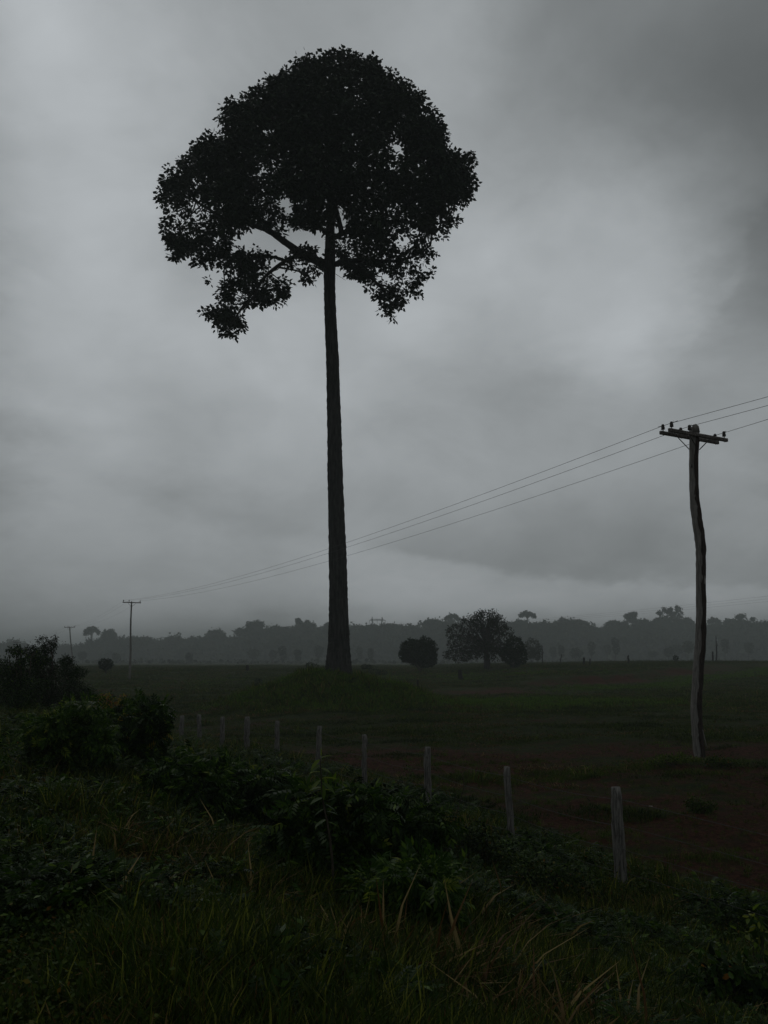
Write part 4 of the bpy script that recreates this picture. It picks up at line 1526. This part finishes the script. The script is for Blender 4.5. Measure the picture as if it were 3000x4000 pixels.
near('shrub', 'dark shrub with a few yellow leaves on its right side near the fence', 'shrub', 500, 3040,
     [(520, 2800, 80, 50, .5), (580, 2830, 60, 60, .2), (470, 2880, 90, 80, 0), (580, 2900, 50, 70, 0), (500, 2960, 110, 50, -.1), (620, 2800, 26, 34, .4)], 6200, .12,
     [M['shrub_leaf'], M['bush_leaf'], M['yellow_leaf']], [.55, .435, .015], 705, GSH)
near('shrub', 'small shrub of yellow leaves at the right tip of the dark shrub', 'shrub', 600, 3050,
     [(602, 2915, 14, 34, -.3), (555, 2915, 26, 10, -.3), (590, 2935, 16, 14, -.3)], 60, .10, [M['yellow_leaf'], M['tip_leaf']], [.7, .3], 706, None, stems=4, stem_r=.006, clus=3)
near('shrub', 'orange and yellow leaved shrub at the far posts of the fence', 'shrub', 430, 2800,
     [(385, 2722, 24, 10, 0), (430, 2725, 16, 20, 0), (478, 2735, 20, 18, 0), (440, 2750, 60, 16, 0), (510, 2745, 24, 14, 0)], 700, .13, [M['yellow_leaf'], M['orange_leaf'], M['tip_leaf'], M['red_leaf'], M['shrub_leaf']],
     [.25, .2, .12, .1, .33], 707, None, Y=30, stems=9, stem_r=.014, clus=5)
near('shrub', 'pale leafy sprout standing up left of the orange leaved shrub', 'shrub', 275, 2900,
     [(270, 2765, 34, 22, 0), (300, 2790, 40, 26, 0), (240, 2800, 30, 24, 0)], 420, .12, [M['tip_leaf'], M['shrub_leaf']], [.45, .55], 708, None, stems=8, stem_r=.01, clus=5)
near('shrub', 'shrub with drooping bright green leaves on top in the middle of the verge', 'shrub', 740, 3260,
     [(760, 3010, 70, 45, .3), (700, 3060, 90, 55, 0), (620, 3110, 80, 50, 0), (800, 3090, 80, 70, 0), (730, 3160, 120, 60, -.1), (560, 3140, 60, 40, 0)], 5200, .115,
     [M['shrub_leaf'], M['bush_leaf'], M['tip_leaf']], [.62, .33, .05], 709, GSH)
near('shrub', 'dark shrub reaching from the drooping shrub to the sapling', 'shrub', 980, 3270,
     [(900, 3040, 70, 40, .3), (990, 3060, 80, 50, .3), (930, 3120, 90, 70, 0), (1030, 3140, 70, 60, 0), (1080, 3060, 40, 36, .4), (960, 3200, 120, 50, -.1)], 5600, .105,
     [M['shrub_leaf'], M['bush_leaf'], M['tip_leaf']], [.55, .43, .02], 710, GSH)
near('shrub', 'bushy green shrub round the foot of the sapling', 'shrub', 1260, 3540,
     [(1180, 3170, 80, 45, .4), (1330, 3160, 80, 50, .4), (1240, 3220, 110, 80, .1), (1380, 3200, 80, 80, .2), (1200, 3320, 110, 80, 0), (1330, 3340, 120, 90, 0), (1260, 3440, 140, 70, -.1)], 7000, .095,
     [M['shrub_leaf'], M['bush_leaf'], M['tip_leaf']], [.6, .36, .04], 711, GSH)
near('shrub', 'dark shrub right of the sapling with broad glossy leaves', 'shrub', 1560, 3560,
     [(1540, 3190, 80, 50, .3), (1610, 3250, 80, 60, .2), (1500, 3300, 90, 80, 0), (1600, 3380, 90, 80, 0), (1520, 3460, 130, 70, -.1)], 5600, .095,
     [M['shrub_leaf'], M['bush_leaf'], M['tip_leaf']], [.6, .38, .02], 712, GSH)
near('shrub', 'low spreading bright shrub in front of the sapling', 'shrub', 1560, 3720,
     [(1500, 3470, 110, 40, 0), (1620, 3480, 90, 40, 0), (1560, 3540, 150, 50, 0), (1700, 3520, 60, 40, 0)], 2600, .085, [M['shrub_leaf'], M['tip_leaf']], [.93, .07], 713, GSH)
near('shrub', 'low dense scrub between the second and third near fence posts', 'shrub', 1880, 3420,
     [(1780, 3260, 90, 45, 0), (1880, 3300, 110, 60, 0), (1760, 3340, 120, 60, 0), (1950, 3380, 100, 50, 0), (1830, 3400, 160, 50, 0)], 4600, .075, [M['weed_leaf'], M['bush_leaf']], [.5, .5], 714, GSH, tpl=LEAF1)
near('shrub', 'weedy scrub at the foot of the fence between the nearest two posts', 'shrub', 2150, 3540,
     [(2120, 3420, 110, 50, 0), (2240, 3460, 100, 50, 0), (2060, 3470, 110, 50, 0), (2180, 3520, 150, 40, 0)], 3600, .065, [M['weed_leaf'], M['bush_leaf']], [.6, .4], 715, GSH, tpl=LEAF1)
# bottom right corner plant
near('shrub', 'broad leaved plant in the bottom right corner with one orange leaf', 'shrub', 2880, 4040,
     [(2800, 3790, 90, 40, 0), (2920, 3800, 90, 50, 0), (2760, 3880, 110, 60, 0), (2900, 3920, 140, 70, 0), (2990, 3850, 70, 80, 0)], 1500, .10, [M['shrub_leaf'], M['bush_leaf'], M['orange_leaf']], [.6, .396, .004], 716, None, clus=5)
near('shrub', 'upright young plant with yellow-green leaves at the right edge', 'shrub', 2985, 4000,
     [(2950, 3580, 34, 26, 0), (2980, 3630, 44, 30, 0), (2930, 3660, 30, 20, 0), (2985, 3700, 40, 26, 0)], 90, .09, [M['tip_leaf'], M['shrub_leaf']], [.4, .6], 717, None, stems=5, stem_r=.007, clus=4)
near('shrub', 'low leafy weed in the bottom middle of the verge', 'shrub', 1560, 4060,
     [(1500, 3960, 90, 30, 0), (1640, 3980, 90, 26, 0)], 420, .075, [M['shrub_leaf'], M['bush_leaf']], [.6, .4], 718, None)
near('shrub', 'leafy weed with small bright leaves on the lower left verge', 'shrub', 930, 3740,
     [(900, 3650, 60, 30, 0), (960, 3680, 70, 36, 0)], 420, .05, [M['shrub_leaf'], M['tip_leaf']], [.9, .1], 719, None)
# in the pasture beyond the fence
near('shrub', 'small dark bush on bare red soil in front of the crooked near pole', 'bush', 2730, 3175, [(2710, 3135, 34, 22, 0), (2760, 3145, 40, 20, 0), (2730, 3155, 50, 16, 0)], 900, .07, [M['weed_leaf']], [1.], 720, None, tpl=LEAF1)
near('shrub', 'clump of weeds left at the foot of the crooked near pole', 'weeds', 2630, 2990, [(2600, 2965, 50, 14, 0), (2670, 2962, 40, 14, 0), (2560, 2985, 40, 10, 0)], 900, .08, [M['field_grass']], [1.], 721, None, tpl=LEAF1, droop=-.2)
near('shrub', 'clump of weeds right at the foot of the crooked near pole', 'weeds', 2820, 3000, [(2800, 2970, 50, 16, 0), (2860, 2985, 36, 12, 0), (2770, 2985, 30, 12, 0)], 800, .08, [M['weed_leaf']], [1.], 722, None, tpl=LEAF1)
near('shrub', 'thin weed standing against the third near fence post', 'weeds', 1605, 3110, [(1600, 3040, 16, 40, 0), (1590, 2995, 8, 22, 0)], 130, .07, [M['shrub_leaf']], [1.], 723, None, clus=3, stems=3, stem_r=.006)

# sapling with young leaves at its tip
sb = G(1303, 3590, 4, 40)
sap = thing('sapling', sb, 'thin upright sapling with yellow-green leaves at its top', 'sapling')
SY = sb.y
stem_pts = [sb - Vector((0, 0, .05))] + [P(x_, y_, SY) for x_, y_ in ((1300, 3400), (1285, 3250), (1262, 3130), (1255, 3040), (1250, 2960))]
g = Geo()
sp = smooth_path(stem_pts, 5)
tube(g, sp, np.linspace(.013, .004, len(sp)), 6)
g.build('stem', M['stem'], sap, origin=sb)
r_ = np.random.default_rng(9)


def leaf_at(parent, base, d, size, mat, wd=.55, name='leaf'):
    g = Geo()
    R = frames(np.array([tuple(d)]), r_, .25)
    stamp(g, LEAF2, np.array([tuple(base)]), R, [size], wd)
    return g.build(name, mat, parent, origin=base)


for (lx, ly, dx_, dz_, s_) in [(1252, 2965, -.6, -.5, .14), (1252, 2962, .8, .3, .13), (1254, 2985, -.9, -.6, .16), (1256, 3040, .9, .1, .16), (1256, 3045, -.7, -.5, .15), (1257, 3055, .8, -.5, .18), (1256, 3060, .2, -.9, .16),
                               (1262, 3110, .9, .2, .15), (1262, 3115, -.9, -.2, .16), (1266, 3140, .8, -.4, .16), (1252, 2958, .1, .9, .10), (1251, 3000, .9, -.2, .12), (1253, 3015, -.8, .1, .13), (1258, 3075, -.9, -.1, .14), (1259, 3085, .9, .0, .13), (1264, 3125, .4, -.9, .13), (1268, 3160, -.8, -.4, .13), (1270, 3170, .9, -.1, .14), (1275, 3200, -.8, -.3, .15), (1278, 3210, .9, -.3, .15)]:
    p = P(lx, ly, SY)
    leaf_at(sap, p, (dx_, r_.normal(0, .4), dz_), s_ * .85, M['tip_leaf'] if ly < 3100 else M['shrub_leaf'])
# bare dark stick
kb = G(1725, 3480, 4, 40)
stick = Geo()
tube(stick, smooth_path([kb - Vector((0, 0, .05))] + [P(x_, y_, kb.y) for x_, y_ in ((1735, 3380), (1765, 3250), (1800, 3120), (1812, 3070), (1806, 3020))], 4), np.linspace(.010, .004, 21), 5)
o = stick.build('bare_stem', M['stem'], origin=kb)
tag(o, 'thin bare dark stem leaning right in front of the fence', 'stem')
# branch tip with dead leaves in the front
for (bx, by, lab, mt, sz) in [(1600, 3840, 'large reddish-brown dead leaf standing in the front grass', 'red_leaf', .26), (2820, 3800, 'single long orange leaf in the bottom right plants', 'orange_leaf', .20)]:
    p = G(bx, by + 90, 3, 30)
    q = P(bx, by, p.y)
    g = Geo()
    stamp(g, LEAF2, np.array([tuple(q)]), frames(np.array([(.1 if mt == 'red_leaf' else -.9, 0, -.9 if mt == 'red_leaf' else -.1)]), np.random.default_rng(2), .2), [sz], .6)
    o = g.build('dead_leaf', M[mt], origin=q)
    tag(o, lab, 'leaf')

# pale stones
for (sx_, sy_, w, lab) in [(1110, 3108, 44, 'pale flat stone lying behind the middle shrubs'), (2540, 3150, 9, 'small pale stone on the red soil of the pasture'), (2820, 3700, 30, 'pale stone half hidden in grass at the lower right')]:
    b = G(sx_, sy_, 4, 60)
    r_ = np.random.default_rng(int(sx_))
    rw = px2m(w, b.y)
    g = Geo()
    rings = []
    for k_, (zz, q) in enumerate([(-.4, 1.0), (.1, .98), (.35, .8), (.48, .4)]):
        for j in range(11):
            a = j / 11 * 2 * math.pi
            rr = rw * q * (1 + .2 * math.sin(a * 2 + 1) + r_.normal(0, .06))
            rings.append((b.x + math.cos(a) * rr, b.y + math.sin(a) * rr * .8, b.z + zz * rw * .55 + r_.normal(0, .02) * rw))
    F = [(k_ * 11 + j, k_ * 11 + (j + 1) % 11, (k_ + 1) * 11 + (j + 1) % 11, (k_ + 1) * 11 + j) for k_ in range(3) for j in range(11)]
    g.add(rings, F)
    g.F.append((np.array([[33 + j for j in range(11)]]), 0))
    o = g.build('stone', M['stone'], origin=b)
    tag(o, lab, 'stone')

# ------------------------------------------------------------------ grass (geometry-node scatter)
protos = {}


def proto_col(name, objs):
    c = bpy.data.collections.new(name)
    for o in objs:
        for cc in list(o.users_collection):
            cc.objects.unlink(o)
        c.objects.link(o)
    return c


def blade_clump(name, seed, nb, h_, w, mats, weights, spread=.08, bend=.5):
    r_ = np.random.default_rng(seed)
    g = Geo()
    for b in range(nb):
        a = r_.uniform(0, 2 * math.pi)
        rr = spread * math.sqrt(r_.random())
        bx, by = math.cos(a) * rr, math.sin(a) * rr
        da = a + r_.normal(0, .9)
        hh = h_ * r_.uniform(.5, 1.15)
        bd = bend * r_.uniform(.2, 1.5) * hh
        ww = w * r_.uniform(.7, 1.3)
        sx_, sy_ = -math.sin(da + r_.normal(0, .5)), math.cos(da + r_.normal(0, .5))
        V = []
        for t in (0, .35, .7, 1):
            cx_ = bx + math.cos(da) * bd * t * t
            cy_ = by + math.sin(da) * bd * t * t
            cz = hh * (t - .32 * (bd / hh) * t ** 3)
            k_ = ww * (1 - t ** 1.6) * .5 + .0004
            V += [(cx_ - sx_ * k_, cy_ - sy_ * k_, cz), (cx_ + sx_ * k_, cy_ + sy_ * k_, cz)]
        m_ = r_.choice(len(weights), p=np.array(weights) / sum(weights))
        g.add(V, [(0, 1, 3, 2), (2, 3, 5, 4), (4, 5, 7, 6)], int(m_))
    return g.build(name, mats)


def weed_clump(name, seed, n, rad_, h_, leaf, mats, weights):
    r_ = np.random.default_rng(seed)
    pos = np.stack([r_.normal(0, rad_, n), r_.normal(0, rad_, n), r_.uniform(.01, h_, n)], axis=1)
    d = sph(n, r_)
    d[:, 2] = d[:, 2] * .4 + .1
    R = frames(d, r_, .5)
    mi = r_.choice(len(weights), n, p=np.array(weights) / sum(weights))
    g = Geo()
    for m_ in range(len(weights)):
        if (mi == m_).any():
            k_ = mi == m_
            stamp(g, LEAF1, pos[k_], R[k_], leaf * r_.uniform(.6, 1.3, k_.sum()), .7, m_)
    return g.build(name, mats)


GM = [M['grass_green'], M['grass_dark'], M['grass_dry']]
A = [blade_clump('grass_tuft', 1, 16, .28, .013, GM, [.60, .28, .12], .09, .40),
     blade_clump('grass_tuft', 2, 12, .40, .017, GM, [.50, .36, .14], .10, .5),
     blade_clump('grass_tuft', 3, 18, .22, .008, GM, [.3, .6, .10], .09, .5),
     blade_clump('grass_tuft', 4, 14, .24, .012, GM, [.30, .30, .40], .12, .6),
     blade_clump('grass_tuft', 5, 12, .20, .022, GM, [.05, .15, .80], .15, 1.5),
     weed_clump('grass_tuft', 6, 80, .11, .15, .028, [M['weed_leaf']], [1.]),
     weed_clump('grass_tuft', 7, 90, .12, .09, .021, [M['weed_leaf'], M['grass_dark']], [.7, .3]),
     blade_clump('grass_tuft', 8, 22, .12, .006, [M['field_grass'], M['grass_dark'], M['grass_dry']], [.6, .32, .08], .10, .6),
     blade_clump('grass_tuft', 9, 30, .09, .012, [M['field_grass'], M['grass_dark'], M['grass_dry']], [.65, .3, .05], .22, .8),
     blade_clump('grass_tuft', 10, 26, .30, .02, [M['field_grass'], M['grass_dark'], M['grass_dry']], [.6, .35, .05], .25, .6)]
def spray_plant(name, seed, n, leaf, h_, mats, weights):
    r_ = np.random.default_rng(seed)
    a = r_.uniform(0, 2 * math.pi, n)
    q = r_.uniform(0, .07, n)
    pos = np.stack([np.cos(a) * q, np.sin(a) * q, r_.uniform(.02, h_, n)], axis=1)
    d = np.stack([np.cos(a), np.sin(a), r_.uniform(.1, 1.2, n)], axis=1)
    R = frames(d, r_, .3)
    mi = r_.choice(len(weights), n, p=np.array(weights) / sum(weights))
    g = Geo()
    for m_ in range(len(weights)):
        if (mi == m_).any():
            k_ = mi == m_
            stamp(g, SPRAY, pos[k_], R[k_], leaf * r_.uniform(.6, 1.25, k_.sum()), 1.0, m_)
    return g.build(name, mats)


A += [blade_clump('grass_tuft', 13, 24, .10, .014, [M['grass_dark'], M['bush_leaf']], [.5, .5], .22, .8),
      blade_clump('grass_tuft', 14, 20, .07, .016, [M['grass_dry'], M['red_leaf'], M['grass_dark']], [.35, .3, .35], .24, .9)]
A_LUSH = blade_clump('grass_tuft', 15, 26, .11, .014, [M['bright_grass'], M['field_grass']], [.75, .25], .22, .8)
A += [spray_plant('grass_tuft', 11, 12, .15, .18, [M['shrub_leaf'], M['tip_leaf']], [.93, .07]),
      spray_plant('grass_tuft', 12, 16, .11, .26, [M['bush_leaf'], M['shrub_leaf']], [.5, .5])]
A.append(A_LUSH)
for i, o in enumerate(A):
    o.name = 'grass_tuft_%s' % 'abcdefghijklmnop'[i]
PC = proto_col('grass_tufts', A)

ng = bpy.data.node_groups.new('grass_scatter', 'GeometryNodeTree')
ng.interface.new_socket('Geometry', in_out='INPUT', socket_type='NodeSocketGeometry')
ng.interface.new_socket('Geometry', in_out='OUTPUT', socket_type='NodeSocketGeometry')
gin = ng.nodes.new('NodeGroupInput')
gout = ng.nodes.new('NodeGroupOutput')
m2p = ng.nodes.new('GeometryNodeMeshToPoints')
iop = ng.nodes.new('GeometryNodeInstanceOnPoints')
ci = ng.nodes.new('GeometryNodeCollectionInfo')
ci.inputs['Collection'].default_value = PC
ci.inputs['Separate Children'].default_value = True
ci.inputs['Reset Children'].default_value = True


def attr(nm, tp_):
    a = ng.nodes.new('GeometryNodeInputNamedAttribute')
    a.data_type = tp_
    a.inputs['Name'].default_value = nm
    return a.outputs['Attribute']


ng.links.new(gin.outputs[0], m2p.inputs['Mesh'])
ng.links.new(m2p.outputs[0], iop.inputs['Points'])
ng.links.new(ci.outputs[0], iop.inputs['Instance'])
iop.inputs['Pick Instance'].default_value = True
ng.links.new(attr('idx', 'INT'), iop.inputs['Instance Index'])
ng.links.new(attr('rot', 'FLOAT_VECTOR'), iop.inputs['Rotation'])
ng.links.new(attr('scl', 'FLOAT'), iop.inputs['Scale'])
ng.links.new(iop.outputs[0], gout.inputs[0])


def scatter(name, label, x, y, idx, scl, seed):
    r_ = np.random.default_rng(seed)
    me = bpy.data.meshes.new(name)
    n = len(x)
    V = np.stack([x, y, H(x, y) - .01], axis=1)
    me.vertices.add(n)
    me.vertices.foreach_set('co', V.astype(np.float32).ravel())
    a = me.attributes.new('idx', 'INT', 'POINT')
    a.data.foreach_set('value', idx.astype(np.int32))
    a = me.attributes.new('scl', 'FLOAT', 'POINT')
    a.data.foreach_set('value', scl.astype(np.float32))
    a = me.attributes.new('rot', 'FLOAT_VECTOR', 'POINT')
    rot = np.stack([r_.normal(0, .32, n), r_.normal(0, .32, n), r_.uniform(0, 6.283, n)], axis=1)
    a.data.foreach_set('vector', rot.astype(np.float32).ravel())
    o = bpy.data.objects.new(name, me)
    COL.objects.link(o)
    md = o.modifiers.new('scatter', 'NODES')
    md.node_group = ng
    return tag(o, label, 'grass', kind='stuff')


def wedge(n, y0, y1, r_, p=1.0, mar=1.16):
    """Random spots in the field of view, denser near by."""
    y = y0 * (y1 / y0) ** (r_.random(n) ** p)
    x = r_.uniform(-1, 1, n) * (y * .47 * mar + 1.0)
    return x, y


r_ = np.random.default_rng(123)
x, y = wedge(120000, 3.6, 62, r_, 1.0)
s = (np.interp(y, _fy, _fx) - x) * .92
k_ = s > -.6 + r_.normal(0, .25, len(s))
x, y, s = x[k_], y[k_], s[k_]
patch = vnoise(x, y, 1.1, 1.0)
dry = vnoise(x, y, .8, 6.0)
idx = r_.choice([0, 1, 2], len(x), p=[.42, .26, .32])
px_ = 1500 + FPX * x / y
dry = dry + .9 * np.exp(-((px_ - 780) / 330) ** 2 - ((y - 7.6) / 1.5) ** 2) + .5 * np.exp(-((x - .5) / 1.2) ** 2 - ((y - 5.6) / 1.2) ** 2)
idx = np.where(dry + r_.normal(0, .22, len(x)) > .52, r_.choice([3, 4, 1, 0], len(x), p=[.35, .35, .15, .15]), idx)
# low leafy ground cover on the left and along the fence
cov = (smoothstep(2.0, 5.5, -x / np.maximum(y, 1) * 12) * .8 + .7 * (1 - smoothstep(.5, 2.4, s))) + .4 * vnoise(x, y, 1.6, 9)
idx = np.where(cov + r_.normal(0, .22, len(x)) > .55, r_.choice([5, 6, 2], len(x), p=[.45, .40, .15]), idx)
weedy = vnoise(x, y, 1.4, 12.0) + .5 * np.exp(-((s - 4.2) / 1.8) ** 2) - 1.0 * np.exp(-((px_ - 1950) / 620) ** 2) * (1 - smoothstep(6.5, 10, y))
idx = np.where((weedy + r_.normal(0, .25, len(x)) > .30) & (r_.random(len(x)) < .5), r_.choice([12, 13], len(x)), idx)
scl = r_.uniform(.6, 1.25, len(x)) * (1 + .35 * patch) * (1 + .012 * y)
scatter('verge_grass', 'long rank grass and low weeds covering the roadside verge', x, y, idx, scl, 5)
# pasture: cropped grass in patches, bare soil between
x, y = wedge(300000, 9, 270, r_, .85)
s = (np.interp(y, _fy, _fx) - x) * .92
sv = soil_value(x, y) + .30 * vnoise(x, y * 1.8, 3.1, 3.3) + .24 * vnoise(x, y * 1.5, .9, 1.9) + .22 * vnoise(x, y * 2, 9, 5.5) + r_.normal(0, .10, len(x))
k_ = (s < -.2) & ((sv < .34) | (r_.random(len(x)) < np.where(y < 36, .11, .10)))
x, y, sv = x[k_], y[k_], sv[k_]
idx = np.where(y < 34, 7, 8)
idx = np.where((r_.random(len(x)) < .06) & (y > 20) & (y < 90) & (sv < .05), 9, idx)
dk = vnoise(x, y * 2.6, 4.2, 15.0) + .6 * vnoise(x, y * 2.2, 1.3, 17.0) + r_.normal(0, .18, len(x))
idx = np.where(dk > .42, 10, idx)
idx = np.where((dk < -.38) & (y > 22), 11, idx)
rt = np.sqrt((x - TREE.x) ** 2 + (y - TREE_Y) ** 2)
edge_ = 100 + 1.05 * (x - 20) - 5 * vnoise(x, y * 0, 9, 1.0)
lush = 1.1 * np.exp(-(rt / 9.5) ** 4) + .9 * gx(x, y, 13, 66, 12, 9) + .8 * smoothstep(8, 20, x) * np.exp(-((y - edge_ + 13) / 7) ** 2) + .55 * gx(x, y, 12, 118, 26, 14) + .35 * gx(x, y, -20, 105, 16, 16)
lush = lush + .35 * vnoise(x, y * 1.7, 3.0, 21.0) + r_.normal(0, .2, len(x))
idx = np.where(lush > .62, 14, idx)
idx = np.where((rt < 9) & (r_.random(len(x)) < .12), 9, idx)
scl = r_.uniform(.5, 1.3, len(x)) * (.85 + .0045 * y) * np.clip(1.25 - sv, .6, 1.5)
scatter('pasture_grass', 'cropped patchy grass of the pasture beyond the fence', x, y, idx, scl, 6)
print('verts done')
